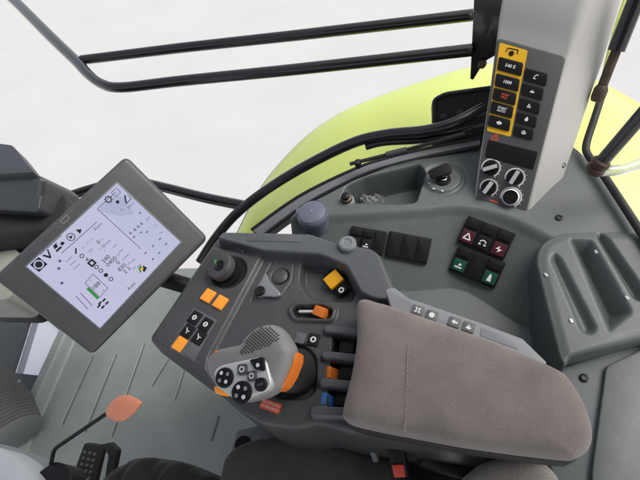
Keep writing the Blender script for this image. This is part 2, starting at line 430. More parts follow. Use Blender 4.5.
block('switch_block', (460, 245), (506, 263), (452, 271), 3, ['lamp', None, 'cone'], [m_green, m_black, m_green])
block('socket_row', (390, 231), (432, 239), (390, 257), 3, [None]*3, [m_black]*3)
block('socket_row', (352, 226), (387, 232), (352, 250), 3, ['lamp', 'lamp', None], [m_black, m_black, m_black])

# ignition lock and key
fr = hfr(h_cab, (443, 180), (455, 182)); b = MB()
b.lathe(fr, [(.019, -.002), (.019, .004), (.017, .006), (.010, .006), (.010, .010), (.008, .011)], 0, 24, ms=[0, 0, 0, 1, 1, 1]); lock = b.build('ignition_lock', [m_black, m_chrome], fw_cab)
for x, y in ((-.030, -.018), (-.014, -.033), (.008, -.035)):
    b = MB(); b.flat(fr, rect(.006, .003, 0, cx=x, cy=y), .0008); b.build('dial_mark', m_white, fw_cab)
kf = Fr(fr.at(-.006, .004, .026), ray(470, 172)-ray(440, 180), fr.n+np.array([-.1, -.45, 0])); b = MB()
b.slab(kf, fillet([(-.030, -.010), (.020, -.016), (.029, 0), (.020, .016), (-.030, .012)], .008), -.004, .004, .002)
b.slab(kf.off(.004, 0, -.016), rect(.006, .005, .001), -.008, .014, 0, 1)
tag(b.build('ignition_key', [m_black, m_chrome]), 'black headed ignition key in the lock left of the pillar', 'key')

# power socket in tray end, wrapper
fs = Fr(P(347, 201, .615), (1, 0, 0), (0, -.1, 1)); b = MB()
b.lathe(fs, [(.019, -.03), (.019, .004), (.016, .008), (.014, .008), (.0145, .016), (.010, .018), (.010, .026), (.007, .028)], 0, 24, ms=[0, 0, 1, 1, 1, 2, 2, 2])
b.build('power_socket', [m_lightgrey, m_brown, m_black], fw_cab)
b = MB(); wc = P(372, 199, .566); rr = random.Random(11); prev = None
for k in range(9):
    row = []
    for j in range(22):
        row.append(wc + np.array([(j-10.5)*.0030 + rr.uniform(-.001, .001), (k-4)*.0032*(1-.03*abs(j-10)) + .004*math.sin(j*.5), max(0, .007*math.sin(j*1.1+k*.7)+.005*math.sin(k*1.9+j*.4)+rr.uniform(-.003, .003))]))
    r = b.vs(row)
    if prev:
        for j in range(21): b.face((prev[j], prev[j+1], r[j+1], r[j]))
    prev = r
tag(b.build('wrapper', m_clear), 'crumpled clear plastic wrapper lying in the side console tray', 'wrapper')

# canister by the tray
cz = .60; fcn = Fr(P(317, 224, cz), (1, 0, 0), (-.03, -.02, 1)); ct = thing('canister', fcn.o, 'blue grey round lidded canister standing at the front of the side console', 'canister')
b = MB(); b.lathe(fcn, [(.030, -.12), (.033, 0), (.034, .03), (.036, .032)], 0, 40); b.build('cup', m_canister, ct)
b = MB(); b.lathe(fcn, [(.036, .030), (.040, .032), (.041, .042), (.039, .048), (.0375, .050), (.0365, .049), (.034, .053), (.026, .056), (.012, .0575), (.003, .058)], 0, 40)
b.slab(fcn.off(-.034, .010, .034), fillet([(-.012, -.008), (.014, -.014), (.014, .014), (-.012, .010)], .004), 0, .012, .003)
ld = b.build('lid', m_canister, ct); b = MB(); b.slab(fcn.off(.001, 0, .0575), rect(.005, .005, .001), 0, .001, .0004); b.build('mark', m_lightgrey, ld)

# ------------------------------------------------------------------ window sill strip with seals
sill_in = [(262, 237, .44), (306, 205, .53), (358, 178, .59), (390, 167, .605), (430, 157, .618), (480, 147, .627)]
sill_out = [(252, 230, .44), (299, 197, .53), (354, 170, .59), (386, 159, .605), (428, 149, .618), (480, 139, .627)]
A = spline([P(*p) for p in sill_in], 6); Bo = spline([P(*p) for p in sill_out], 6)
st = thing('window_sill', A[10], 'curved grey window sill strip with black rubber seals above the yellow fender', 'window sill')
b = MB(); prev = None
for p, q in zip(A, Bo):
    up = np.array([0, 0, 1.]); r = b.vs([p-up*.03, p, p*.85+q*.15+up*.003, p*.15+q*.85+up*.003, q, q-up*.03])
    if prev: 
        for k in range(5): b.face((prev[k], r[k], r[k+1], prev[k+1]))
    prev = r
b.build('strip', m_sill, st)
for L in (A, Bo):
    b = MB(); b.tube([p+np.array([0, 0, .002]) for p in L], .0055, n=10); b.build('rubber_seal', m_rubber, st)

# ------------------------------------------------------------------ fender
fo_px = [(205, 300, .02), (238, 228, .22), (263, 182, .33), (300, 140, .42), (335, 114, .47), (372, 97, .50), (420, 80, .53), (475, 64, .55), (540, 58, .55), (610, 84, .54), (720, 150, .46)]
fi_px = [(225, 310, .02), (256, 236, .22), (286, 216, .33), (316, 198, .42), (348, 182, .47), (386, 168, .50), (430, 160, .53), (490, 150, .55), (570, 170, .55), (640, 250, .53), (740, 360, .45)]
FO = spline([P(*p) for p in fo_px], 7); FI = spline([P(*p) for p in fi_px], 7)
ft = thing('rear_fender', FO[30], 'glossy yellow green rear wheel fender outside the side window', 'fender')
b = MB(); prev = None
for i, (p, q) in enumerate(zip(FO, FI)):
    t = nrm(FO[min(i+1, len(FO)-1)]-FO[max(i-1, 0)]); w = q-p; nn = nrm(np.cross(w, t)); nn = nn if nn[2] > 0 else -nn; wi = nrm(w)
    r = b.vs([p-nn*.05+wi*.004, p-nn*.014, p-nn*.004+wi*.004, p+wi*.014, p+w*.3+nn*.006, p+w*.6+nn*.006, q, q-nn*.02])
    if prev:
        for k in range(7): b.face((prev[k], prev[k+1], r[k+1], r[k]))
    prev = r
b.build('skin', m_fender, ft, sharp=60)
b = MB(); b.tube([p-np.array([0, 0, .012]) for p in FO], .004, n=8); b.build('edge_trim', m_rubber, ft)

# ------------------------------------------------------------------ side window frames
wf = thing('side_window_frame', P(400, 135, .66), 'curved black tubular side window frame along the fender with latch bracket', 'window frame')
def tubepart(px, r, name, m, parent, n=6, lift=0):
    b = MB(); b.tube(spline([P(*p) for p in px], n), r); return b.build(name, m, parent)
tubepart([(200, 262, .38), (214, 240, .42), (234, 216, .46), (262, 193, .50), (300, 169, .56), (350, 144, .62), (385, 135, .645), (425, 131, .665), (452, 124, .68), (484, 108, .69)], .0155, 'tube', m_paint, wf)
tubepart([(366, 147, .615), (385, 142.5, .625), (430, 139, .64), (484, 126, .655)], .0095, 'tube', m_paint, wf)
tubepart([(246, 206, .47), (206, 198, .47), (166, 188, .47), (140, 182, .47), (124, 181, .47), (88, 190, .47), (46, 204, .47)], .0175, 'crossbar', m_paint, wf)
# bracket behind the tubes
bo = P(455, 120, .62); bn = nrm(np.array([-.1, -.75, .65])); bf = Fr(bo, (1, 0, 0), bn); b = MB()
bp = [bf.loc(PN(x, y, bo, bn)) for x, y in ((431, 104), (436, 96), (450, 92), (505, 84), (505, 160), (438, 156), (432, 140))]
b.slab(bf, fillet(bp, .010), -.03, 0, .003)
br = b.build('latch_bracket', m_rubber, wf)
rim = fillet([bf.at(*bf.loc(PN(x, y, bo, bn)), .004) for x, y in ((434, 146), (434, 100), (446, 94), (505, 86))], [0, .012, .012, 0])
b = MB(); b.tube(rim, .006, n=10); b.build('rim', m_paint, br)
for x, y in ((444, 117), (460, 113), (452, 137), (462, 134)):
    f2 = Fr(PN(x, y, bo, bn), (1, 0, 0), bn); b = MB(); b.lathe(f2, [(.011, 0), (.011, .005), (.007, .006), (.007, .011), (.004, .012)], 0, 6); b.build('bolt', m_brown if x == 462 else m_dash, br)
# lifting strut of that window
gs = thing('gas_strut', P(410, 145, .66), 'thin black gas strut lying along the sill by the window frame', 'gas strut', 'gas struts of the windows')
b = MB(); b.tube([P(402, 151, .655), P(465, 134, .68)], .0048); b.build('rod', m_paint, gs)
b = MB(); b.tube([P(386, 155, .65), P(407, 150, .656)], .0085); b.build('cylinder', m_dash, gs)
b = MB(); b.tube([P(350, 164, .635), P(388, 154.5, .65)], .005); b.lathe(Fr(P(358, 164, .63), (1, 0, 0), (0, 0, 1)), [(.009, -.01), (.009, .01), (.005, .013)], 0, 14); b.build('ball_joint', m_rubber, gs)

# opened window: two tubes fixed to the black post
ow = thing('opened_window_frame', P(280, 60, .8), 'straight black double tube window frame swung open at the top of the photo', 'window frame')
ZB = .80
b = MB(); b.tube(spline([P(-10, -22, ZB), P(16, 2, ZB), P(50, 36, ZB), P(76, 61, ZB), P(88, 74, ZB), P(102, 84, ZB), P(122, 87.5, ZB), P(180, 81, ZB), P(300, 69, ZB), P(472, 50, ZB)], 6), [.024-.0085*min(1, i/28) for i in range(55)]); b.build('outer_tube', m_paint, ow)
b = MB(); b.tube([P(82, 60, ZB), P(180, 48, ZB), P(300, 35, ZB), P(473, 15, ZB)], .0155); b.build('inner_tube', m_paint, ow)
for px, py in ((84, 57), (470, 51), (470, 16)):
    b = MB(); b.lathe(Fr(P(px, py, ZB+.008), (1, 0, 0), (0, 0, 1)), [(.006, -.004), (.006, .004), (.004, .006)], 0, 8); b.build('bolt', m_rubber, ow)
# post
pn = nrm(np.array([-.35, -1, .25])); po = D(474, 60, 1.13)
pf = Fr(po, (1, 0, 0), pn); b = MB()
b.slab(pf, [pf.loc(PN(x, y, po, pn)) for x, y in ((470, 79), (473, 80), (484, 62), (505, 50), (512, -25), (475, -25))], -.03, 0, .002)
ps = thing('window_post', po, 'narrow black upright window post behind the grey pillar', 'window post'); b.build('post', m_paint, ps)
b = MB(); f2 = Fr(PN(483, 63, po, pn), (1, 0, 0), pn); b.lathe(f2, [(.010, 0), (.010, .012), (.006, .016)], 0, 12); b.build('hinge_pin', m_brown, ps)

# ------------------------------------------------------------------ pillar with control panel
A0 = P(476, 204, ZC-.01); B0 = P(528, 216, ZC-.01); T0 = D(535, 38, .985)
pN = nrm(np.cross(B0-A0, T0-A0)); pN = pN if pN @ (CAM-A0) > 0 else -pN
pp = lambda x, y: PN(x, y, A0, pN)
pil = thing('cab_pillar', P(500, 205, ZC), 'pale grey cab pillar carrying the control panel with yellow buttons', 'pillar')
fL = [(472, 212), (477, 170), (484, 125), (491, 78), (496, 38), (499, 18), (502, 4), (506, -12), (508, -30)]
fR = [(528, 222), (537, 180), (548, 134), (559, 90), (568, 56), (575, 34), (582, 15), (590, -6), (600, -34)]
bR = [(538, 216), (557, 196), (577, 138), (592, 92), (603, 62), (611, 36), (619, 10), (624, -10), (630, -34)]
bul = [0, 0, 0, 0, 0, .010, .018, .022, .022]
b = MB(); prev = None
for l, r, k, q in zip(fL, fR, bR, bul):
    L, R_ = pp(*l)+pN*q, pp(*r)+pN*q
    w = np.linalg.norm(R_-L); K = CAM + (pp(*k)-CAM)*1.07; U = nrm(R_-L)
    LB = L - pN*.10 + U*.02
    sec = fillet([LB, L, R_, K, K-pN*.07-U*.02], [0, .008, .006+q*.6, .006, 0], 4)
    c = b.vs(sec)
    if prev: b.ring(prev, c)
    prev = c
b.build('trim', m_pillar, pil, sharp=40)
sc0 = CAM + (pp(562, 165)-CAM)*1.062; sn_ = nrm(np.cross(pp(530, 60)-pp(505, 180), CAM + (pp(577, 138)-CAM)*1.07 - pp(548, 134)))
sn_ = sn_ if sn_ @ (CAM-sc0) > 0 else -sn_
b2 = MB(); b2.lathe(Fr(sc0, (0, 0, 1), sn_), [(.007, -.01), (.007, .004), (.005, .006), (.003, .004)], 0, 14); b2.build('screw', m_black, pil)
# panel
pfr = Fr(pp(498, 120), pp(545, 133)-pp(498, 120), pN)
L2 = lambda x, y: pfr.loc(pp(x, y))
pan = MB(); m_panel = mat('panel_grey', s2l(84, 85, 84), .45, bump=.12, mott=.06)
pan.slab(pfr, fillet([L2(497, 38), L2(566, 57), L2(526, 214), L2(476, 200)], [.012, .010, .006, .006]), -.006, .004, .002, 0)
pan.flat(pfr, fillet([L2(500, 43), L2(528, 51), L2(511, 137), L2(487, 131)], .004), .0045, 1)
# PTO emblem
e = pfr.off(*L2(511.5, 54)); 
for k in range(8):
    a = k*math.pi/4; pan.line(e, (0, 0), (.0062*math.cos(a), .0062*math.sin(a)), .0028, .005, 2)
pan.flat(e, circ(.0042), .0051, 2)
pan.line(e, (-.011, .0095), (.011, .0095), .0022, .005, 2)
for s_ in (-1, 1): pan.line(e, (s_*.011, .010), (s_*.0125, .001), .0022, .005, 2)
# warning triangle
e = pfr.off(*L2(495.5, 137.5))
for a, q in (((-.008, -.006), (.008, -.006)), ((.008, -.006), (0, .008)), ((0, .008), (-.008, -.006))): pan.line(e, a, q, .0022, .0047, 3)
pan.line(e, (0, -.002), (0, .003), .0018, .0047, 3)
cp = pan.build('control_panel', [m_panel, m_yellow, m_black, m_redprint], pil)
def quadpoly(c, w=26, h=13, r=.004):
    x, y = c; ux, uy = .965, .255; vx, vy = -.16, .985
    return fillet([L2(x+sx*w/2*ux+sy*h/2*vx, y+sx*w/2*uy+sy*h/2*vy) for sx, sy in ((-1, -1), (1, -1), (1, 1), (-1, 1))], r)
rows = [(510.5, 67), (507.5, 83), (504.7, 97), (502, 110.2), (499.5, 123.3)]
txt = [('540 E', 4), ('1000', 4), ('STOP|PTO', 5), ('START|AUTO', 4), ('', 4)]
for (c, (t, mi)), k in zip(zip(rows, txt), range(5)):
    b = MB(); b.slab(pfr, quadpoly(c, 25.0-k*.7, 13.2-k*.4), .0046, .0075, .0014)
    f2 = pfr.off(*L2(*c))
    ls = t.split('|')
    if t:
        for j, q in enumerate(ls): b.text(f2, q, .0100 if len(ls) == 1 else .0070, 0, (0 if len(ls) == 1 else (.0032-.0064*j)), .0079, 2 if mi == 5 else 1); b.text(f2, q, .0100 if len(ls) == 1 else .0070, .0004, (.0002 if len(ls) == 1 else (.0034-.0064*j)), .00792, 2 if mi == 5 else 1)
    else:
        b.ringflat(f2, 0, 0, .0028, .0042, .0079, 1); b.flat(f2, rect(.012, .004, .0015), .0078, 1)
    b.build('button', [m_black, m_white, m_redprint], cp)
rows2 = [(536, 77.5), (532.5, 92), (529.5, 106.3), (526.6, 120), (523.7, 132.8)]
for k, c in enumerate(rows2):
    b = MB(); b.slab(pfr, quadpoly(c, 23.0-k*.8, 12.6-k*.4), .0042, .0072, .0014); f2 = pfr.off(*L2(*c)); z = .0076; s = .0042
    if k == 0:
        b.line(f2, (-s, -s), (-s*.2, s), .0018, z, 1); b.line(f2, (-s*.2, s), (s, s*.9), .0018, z, 1); b.line(f2, (-s, -s), (s*.4, -s), .0018, z, 1)
    elif k == 1: b.flat(f2, [(-s, -s*.7), (s, -s*.7), (s, .1*s), (0, s*.1), (0, s), (-s*.3, s*.2), (-s, 0)], z, 1)
    elif k == 2: b.flat(f2, [(-s, -s), (0, -s), (0, s), (-s*.4, s)], z, 1); b.flat(f2, [(s*.2, -s), (s, -s), (s*.6, s*.3)], z, 1)
    elif k == 3: b.flat(f2, circ(.0038), z, 1); b.line(f2, (0, .003), (0, .006), .003, z, 1)
    else: b.ringflat(f2, 0, 0, .0022, .0042, z, 1); b.line(f2, (0, 0), (.006, -.002), .002, z, 1)
    b.build('button', [m_black, m_white], cp)
b = MB(); b.slab(pfr, fillet([L2(488.5, 140), L2(538, 152), L2(533, 170), L2(485, 157)], .003), .0042, .0048, .0003); b.build('display', m_black, cp)
dials = [((491, 168), .0175, 35), ((515, 177.5), .0175, 80), ((489, 187.5), .0165, 75), ((511, 197), .0190, 95)]
for (c, r, a) in dials:
    f2 = pfr.off(*L2(*c), .004); b = MB(); a = math.radians(a)
    b.ringflat(f2, 0, 0, r*1.08, r*1.25, .0004, 1, -50, 210, 26)
    b.lathe(f2, [(r, 0), (r, .004), (r*.92, .006), (r*.5, .006)], 0, 28)
    ur = f2.u*math.cos(a)+f2.v*math.sin(a); f3 = Fr(f2.at(0, 0, .006), ur, f2.n)
    if r < .018: b.slab(f3, fillet([(-r*1.02, -r*.36), (r*1.02, -r*.36), (r*1.02, r*.36), (-r*1.02, r*.36)], r*.15), -.002, .010, .0025, 0, mtop=2)
    else:
        b.lathe(f2, [(r*1.02, .004), (r*1.0, .011), (r*.86, .013), (r*.80, .010), (r*.3, .0105)], 0, 28, ms=[1, 1, 0, 0])
    for k in range(5): 
        q = math.radians(-45+k*25); b.line(f2, (r*1.30*math.cos(q), r*1.30*math.sin(q)), (r*1.45*math.cos(q), r*1.45*math.sin(q)), .0012, .0004, 1)
    b.build('dial', [m_black, m_white, m_silver], cp)
b = MB(); f2 = pfr.off(*L2(494, 201.2), .004); b.flat(f2, rect(.020, .004), .0003); b.build('marking', m_redprint, cp)

# ------------------------------------------------------------------ rear side: struts and seals right of the pillar
rs = thing('gas_strut', P(600, 150, .8), 'thick black gas strut with ring joint at the right edge of the photo', 'gas strut', 'gas struts of the windows')
sa, sb = D(598, 166, .92), D(662, 92, .80)
b = MB(); b.tube([sa, sa+(sb-sa)*.5, sb], .0135); b.build('cylinder', m_paint, rs)
b = MB(); ax = nrm(sb-sa); fj = Fr(sa, (1, 0, 0), ax)
b.lathe(fj, [(.014, -.018), (.0185, -.012), (.0185, -.004), (.0145, -.002), (.0145, .003), (.0185, .005), (.0185, .012), (.015, .016)], 0, 24); b.build('ring_joint', m_brown, rs)
b = MB(); b.tube([sa-ax*.01+np.array([.01, 0, -.005]), D(622, 170, .92), D(655, 158, .93)], .011); b.build('sleeve', m_clear, rs)
r2 = thing('gas_strut', P(600, 90, .8), 'black gas strut with rusty lower joint just right of the grey pillar', 'gas strut', 'gas struts of the windows')
s0, s1 = D(600, 92, 1.0), D(655, -48, .88); ax = nrm(s1-s0)
b = MB(); b.tube([s0+(s1-s0)*.32, s1], .017); b.build('cylinder', m_paint, r2)
b = MB(); b.tube([s0, s0+(s1-s0)*.34], .010); b.build('rod', m_brown, r2)
b = MB(); b.lathe(Fr(s0, (1, 0, 0), ax), [(.006, -.022), (.012, -.020), (.0145, -.012), (.0145, .006), (.011, .014)], 0, 16); b.build('joint', m_brown, r2)
ss = thing('rear_window_seal', P(600, 170, ZC), 'black rubber rear window seal bending around the console corner', 'seal')
b = MB(); b.tube(spline([P(603, 92, .70), P(594, 120, .67), P(586, 146, .645), P(590, 158, .64), P(600, 170, .64), P(622, 203, .64), P(650, 246, .64), P(700, 320, .64)], 5), .0085); b.build('seal', m_rubber, ss)
b = MB(); b.tube(spline([P(634, -25, .9), P(622, 8, .85), P(612, 40, .80), P(604, 72, .74), P(600, 92, .70)], 5), .004); b.build('edge', m_fender, ss)

# ------------------------------------------------------------------ armrest control console
Z0 = .70
co = PX([(148, 338), (213, 242), (222, 232), (312, 233.5, .725), (336, 242, .725), (372, 247, .73), (382, 254, .73), (402, 304, .73), (520, 356), (575, 410), (583, 440), (560, 455),
         (430, 441), (348, 432), (318, 424), (296, 429), (262, 424), (238, 411), (205, 380), (160, 352)], Z0, .010)
rail = PX([(215, 240), (223, 231), (312, 233), (336, 242), (372, 247), (382, 254), (404, 306), (372, 301), (359, 294), (345, 268), (319, 257), (263, 253)], .73, .008)
front = PX([(146, 340), (212, 244), (262, 254), (263, 258), (211, 356), (208, 378)], .71, .008)
tri = PX([(275, 257), (295, 258), (292, 281), (278, 300), (262, 302), (250, 302), (255, 293), (270, 266)], Z0, .006)
tri_r = P(280, 276, Z0)
bowl = PX([(300, 262), (312, 257), (344, 262), (358, 292), (353, 303), (338, 303), (308, 299), (298, 283)], Z0, .012)
slot = PX([(291, 311), (296, 306), (322, 305), (334, 310), (331, 320), (296, 319)], Z0, .006)
jst = PX([(268, 345), (300, 338), (318, 356), (318, 392), (304, 402), (272, 400)], Z0, .015)
ribs_c = [((329, 331), (362, 335)), ((327, 357), (362, 360)), ((325, 384), (360, 387)), ((316, 412), (352, 413))]
kn = P(229, 272, .71)
def h_con(x, y):
    h = np.full_like(x, Z0)
    h = h + .010*sm(-sdf(front, x, y)/.010)
    h = h - .003*sm((.0025-np.abs(sdf(tri, x, y)))/.003) - .010*sm((.022-np.hypot(x-tri_r[0], y-tri_r[1]))/.006)
    h = h - .022*sm(-sdf(bowl, x, y)/.012)
    h = h + .006*sm((.010-sdf(slot, x, y))/.006) - .016*sm(-sdf(slot, x, y)/.004)
    h = h - .022*sm(-sdf(jst, x, y)/.012)
    h = h - .006*sm((.043-np.hypot(x-kn[0], y-kn[1]))/.006)
    # finger lever bay: ribs with slots between
    bay = sdf(bay_p, x, y); h = h - .030*sm(-bay/.006)
    for a, b_ in ribs_c:
        A, Bq = P(*a, Z0), P(*b_, Z0); e = Bq-A; L = np.linalg.norm(e[:2]); e = e/L
        t = np.clip((x-A[0])*e[0]+(y-A[1])*e[1], 0, L); r = np.hypot(x-A[0]-e[0]*t, y-A[1]-e[1]*t)
        h = np.maximum(h, (Z0+.012)*sm((.0125-r)/.006) + h*(1-sm((.0125-r)/.006)))
    w = sm((.003-sdf(rail, x, y))/.010)
    return h*(1-w) + (Z0+.034)*w
bay_p = PX([(332, 333), (372, 335), (366, 412), (326, 411)], Z0, .004)
ac = thing('control_console', P(300, 330, .5), 'dark grey armrest control console with orange switches joining the taupe armrest', 'control console')
def con_mat(x, y):
    q = np.zeros(len(x), int)
    q[sdf(rail, x, y) < .002] = 1
    bb = (sdf(bay_p, x, y) < -.003)
    for a, b_ in ribs_c:
        A, Bq = P(*a, Z0), P(*b_, Z0); e = Bq-A; L = np.linalg.norm(e[:2]); e = e/L
        t = np.clip((x-A[0])*e[0]+(y-A[1])*e[1], 0, L); r = np.hypot(x-A[0]-e[0]*t, y-A[1]-e[1]*t)
        bb &= r > .010; q[r <= .010] = 1
    q[bb] = 2
    q[sdf(slot, x, y) < -.002] = 2
    q[np.hypot(x-kn[0], y-kn[1]) < .039] = 2
    return q
field('body', co, h_con, .002, lambda x, y: .46, [m_cons, m_rail, m_hole], ac, er=.012, matf=con_mat)
cf = lambda c, r: hfr(h_con, c, r)
UP = np.array([0, 0, 1.])
UF = P(221, 303, .71)-P(209, 296.6, .71)           # direction of a switch row
def csw(c, w, h, mats, sym, parent, z0=0, hgt=.0045):
    f = Fr(hit(h_con, *c)+UP*z0, UF, UP); b = MB(); b.slab(f, rect(w, h, .002), -.006, hgt, .0015); z = hgt+.0003; s = w*.22
    if sym == 'ring': b.ringflat(f, 0, 0, s*.55, s, z, 1); b.line(f, (-s*.5, 0), (s*.5, 0), s*.3, z, 1)
    if sym == 'flow': b.line(f, (-s, s), (0, 0), s*.4, z, 1); b.line(f, (0, 0), (s*.2, -s), s*.4, z, 1); b.line(f, (0, 0), (s, s*.2), s*.4, z, 1)
    if sym == 'dot': b.flat(f, circ(s*.9), z, 1)
    return b.build('switch', mats, parent)
b = MB(); f = Fr(hit(h_con, 193.5, 335), UF, UP)
fp = [f.loc(hit(h_con, *p)) for p in ((194, 308), (217, 320), (194, 362), (169.5, 349))]
b.slab(f, fillet(fp, .003), -.004, .0015, .001); sp = b.build('switch_plate', m_plate, ac)
dw = np.linalg.norm(P(206.4, 325.2, .71)-P(195.4, 318.3, .71))*.76
for c, s_, mm in (((195.4, 318.3), 'ring', 0), ((206.4, 325.2), 'ring', 0), ((188.2, 331.7), 'flow', 0), ((199.5, 337.9), 'flow', 0), ((180.3, 344.4), '', 1), ((192.2, 350.8), '', 2)):
    csw(c, dw, dw*1.12, [[m_black, m_white], [m_amber, m_white], [m_plate, m_white]][mm], s_, sp, 0, .0045 if mm < 2 else .003)
b = MB(); f = Fr(hit(h_con, 215, 300), UF, UP); b.slab(f, rect(.062, .034, .003), -.004, .0008, .0005); sp2 = b.build('switch_plate', m_cons, ac)
for c in ((208.8, 296.4), (221, 303)): csw(c, dw*1.02, dw*1.12, [m_amber, m_orange], '', sp2, 0, .006)
# rotary knob
kf = Fr(P(229, 272, .704), UF, nrm(np.array([-.28, -.10, 1]))); b = MB()
b.lathe(kf, [(.036, 0), (.036, .004), (.029, .006), (.029, .016), (.031, .018), (.0315, .034), (.029, .038), (.020, .039)], 0, 40, ms=[0, 0, 0, 0, 1, 1, 1])
k2 = b.build('rotary_knob', [m_black, m_cons], ac)
b = MB(); b.lathe(kf.off(.007, 0, .0385), [(.0125, 0), (.0125, .002), (.010, .003), (.008, .001), (.004, .001)], 0, 24); b.build('button', m_black, k2)
b = MB(); f = kf.off(-.010, .004, .0393); b.line(f, (-.008, .002), (.006, -.004), .003, .0002, 0); b.line(f, (-.003, .006), (.0, -.005), .002, .0002, 0); b.build('mark', m_greenprint, k2)
b = MB(); f = Fr(hit(h_con, 238, 249), UF, UP)
for k in range(5): b.line(f, (-.02+k*.008, .0), (-.016+k*.008, -.001), .002, .0004)
b.build('marking', m_lightgrey, ac)
# three way control
b = MB(); f = Fr(hit(h_con, 265, 290), P(280, 295, Z0)-P(262, 290, Z0), UP)
yl = [f.loc(P(x, y, Z0)) for x, y in ((267, 275), (271, 283), (281, 294), (278, 298.5), (266, 298), (259, 298.5), (256.5, 292), (262, 283))]
b.slab(f, spline(yl, 4, True), -.004, .009, .003, 0, steps=4)
for c, r in (((261.5, 293.5), .010),): b.lathe(f.off(*f.loc(P(*c, Z0))), [(.0115, .004), (.0115, .013), (.010, .015), (.006, .0145)], 1, 24)
tw = b.build('three_way_control', [mat('gunmetal', s2l(150, 152, 153), .3, .6), m_black], ac)
b = MB(); f2 = Fr(P(280, 277, Z0-.008), (1, 0, 0), UP); b.lathe(f2, [(.0185, -.006), (.0185, .004), (.016, .006), (.009, .007)], 0, 28); b.build('thumb_button', m_cons, ac)
# slider with orange tab
b = MB(); f = Fr(P(306, 312, Z0-.006), P(330, 312, Z0)-P(300, 312, Z0), UP); b.slab(f, rect(.030, .006, .002), -.006, .004, .001); b.build('slider_rail', m_silver, ac)
b = MB(); f = Fr(P(320.5, 312, Z0), P(330, 316, Z0)-P(315, 311, Z0), nrm([-.2, -.3, 1])); b.slab(f, fillet([(-.013, -.009), (.013, -.011), (.012, .010), (-.010, .010)], .003), -.012, .012, .004); b.build('slider_tab', m_orange, ac)
# square push switch and blank next to it
b = MB(); f = Fr(hit(h_con, 313.6, 340), P(320, 341, Z0)-P(310, 339, Z0), UP); b.slab(f, rect(.023, .025, .002), -.004, .003, .001); b.ringflat(f, 0, 0, .003, .006, .0033, 1); b.build('push_switch', [m_black, m_white], ac)
b = MB(); f = Fr(hit(h_con, 300, 338), P(320, 341, Z0)-P(310, 339, Z0), UP); b.slab(f, rect(.020, .022, .002), -.004, .001, .0008); b.build('blank', m_plate, ac)
# finger levers
for c, mm, nm in (((330.5, 373), m_orange, 'lever_tab'), ((325.5, 399.5), m_blue, 'lever_tab')):
    b = MB(); f = Fr(P(c[0], c[1], Z0-.005), P(340, c[1]+1, Z0)-P(330, c[1], Z0), nrm([-.5, -.1, 1])); b.slab(f, rect(.009, .021, .002), -.02, .008, .002); b.build(nm, mm, ac)
for c in ((347, 347), (347, 373), (343, 399)):
    b = MB(); f = Fr(P(*c, Z0-.012), (1, 0, 0), UP); b.slab(f, rect(.030, .028, .004), -.02, .004, .003); b.build('finger_lever', m_black, ac)
# warning label
b = MB(); f = Fr(hit(h_con, 270.6, 406)+UP*.0006, P(281, 410, Z0)-P(261, 403, Z0), UP); b.slab(f, rect(.040, .018, .002), -.002, .0006, .0003); b.text(f, 'ACHTUNG', .007, 0, .0035, .0009, 1); b.text(f, 'WARNING', .007, 0, -.004, .0009, 1)
b.build('warning_label', [m_redprint, m_white], ac)
# rail inlay, clear dial on top of the rail, support
b = MB(); f = Fr(hit(h_con, 272, 237), P(300, 238, .73)-P(250, 236, .73), UP); b.slab(f, [f.loc(P(x, y, .735)) for x, y in ((247, 233.5), (302, 234.5), (300, 242), (247, 241))], -.004, .0015, .001); b.build('rail_inlay', m_lightgrey if False else m_rail, ac)
b = MB(); f = Fr(P(348, 246, .732), (1, 0, 0), (0, 0, 1)); b.lathe(f, [(.019, -.004), (.019, .010), (.016, .014), (.010, .0145), (.008, .0125)], 0, 30); b.build('clear_dial', mat('smoky_plastic', s2l(120, 124, 126), .15, spec=.8), ac)
b = MB(); f = Fr((0, 0, .40), (1, 0, 0), UP); b.slab(f, [p[:2] for p in PX([(270, 426), (560, 450), (560, 500), (270, 500)], .4)], -.4, .02, .01)
b.build('support', m_rail, ac)
b = MB(); f = Fr((0, 0, .44), (1, 0, 0), UP); b.slab(f, fillet([p[:2] for p in PX([(236, 430), (262, 424), (300, 436), (300, 480), (222, 478)], .44)], .01), -.3, 0, .005); b.build('support_plate', m_lightgrey, ac)
b = MB(); f = Fr(P(243, 445, .441), (1, 0, 0), UP); b.lathe(f, [(.020, 0), (.020, .001)], 0, 24); b.build('support_hole', m_hole, ac)  # flat disc on the plate, the hole's darkness is put into its colour
b = MB(); b.tube([P(369, 438, .56), P(379, 470, .46)], .007); b.build('support_rib', m_lightgrey, ac)

# ------------------------------------------------------------------ yellow tag connector in the bowl
yt = thing('connector', P(334, 281, .67), 'yellow capped black connector lying in the console tray', 'connector')
yf = Fr(P(336, 283, .688), P(352, 299, .67)-P(330, 272, .67), nrm([-.1, -.2, 1])); b = MB()
b.slab(yf, rect(.062, .026, .004), -.006, .006, .003); b.slab(yf.off(.026, 0, .005), rect(.016, .022, .003), 0, .008, .002); b.build('body', m_black, yt)
b = MB(); b.slab(yf.off(-.004, .001, .006), rect(.030, .034, .002), 0, .010, .002); b.build('cap', mat('yellow_cap', (.85, .40, .01), .4), yt)
b = MB(); b.ringflat(yf.off(.026, 0, .0135), 0, 0, .003, .006, 0, 0); b.build('marking', m_white, yt)

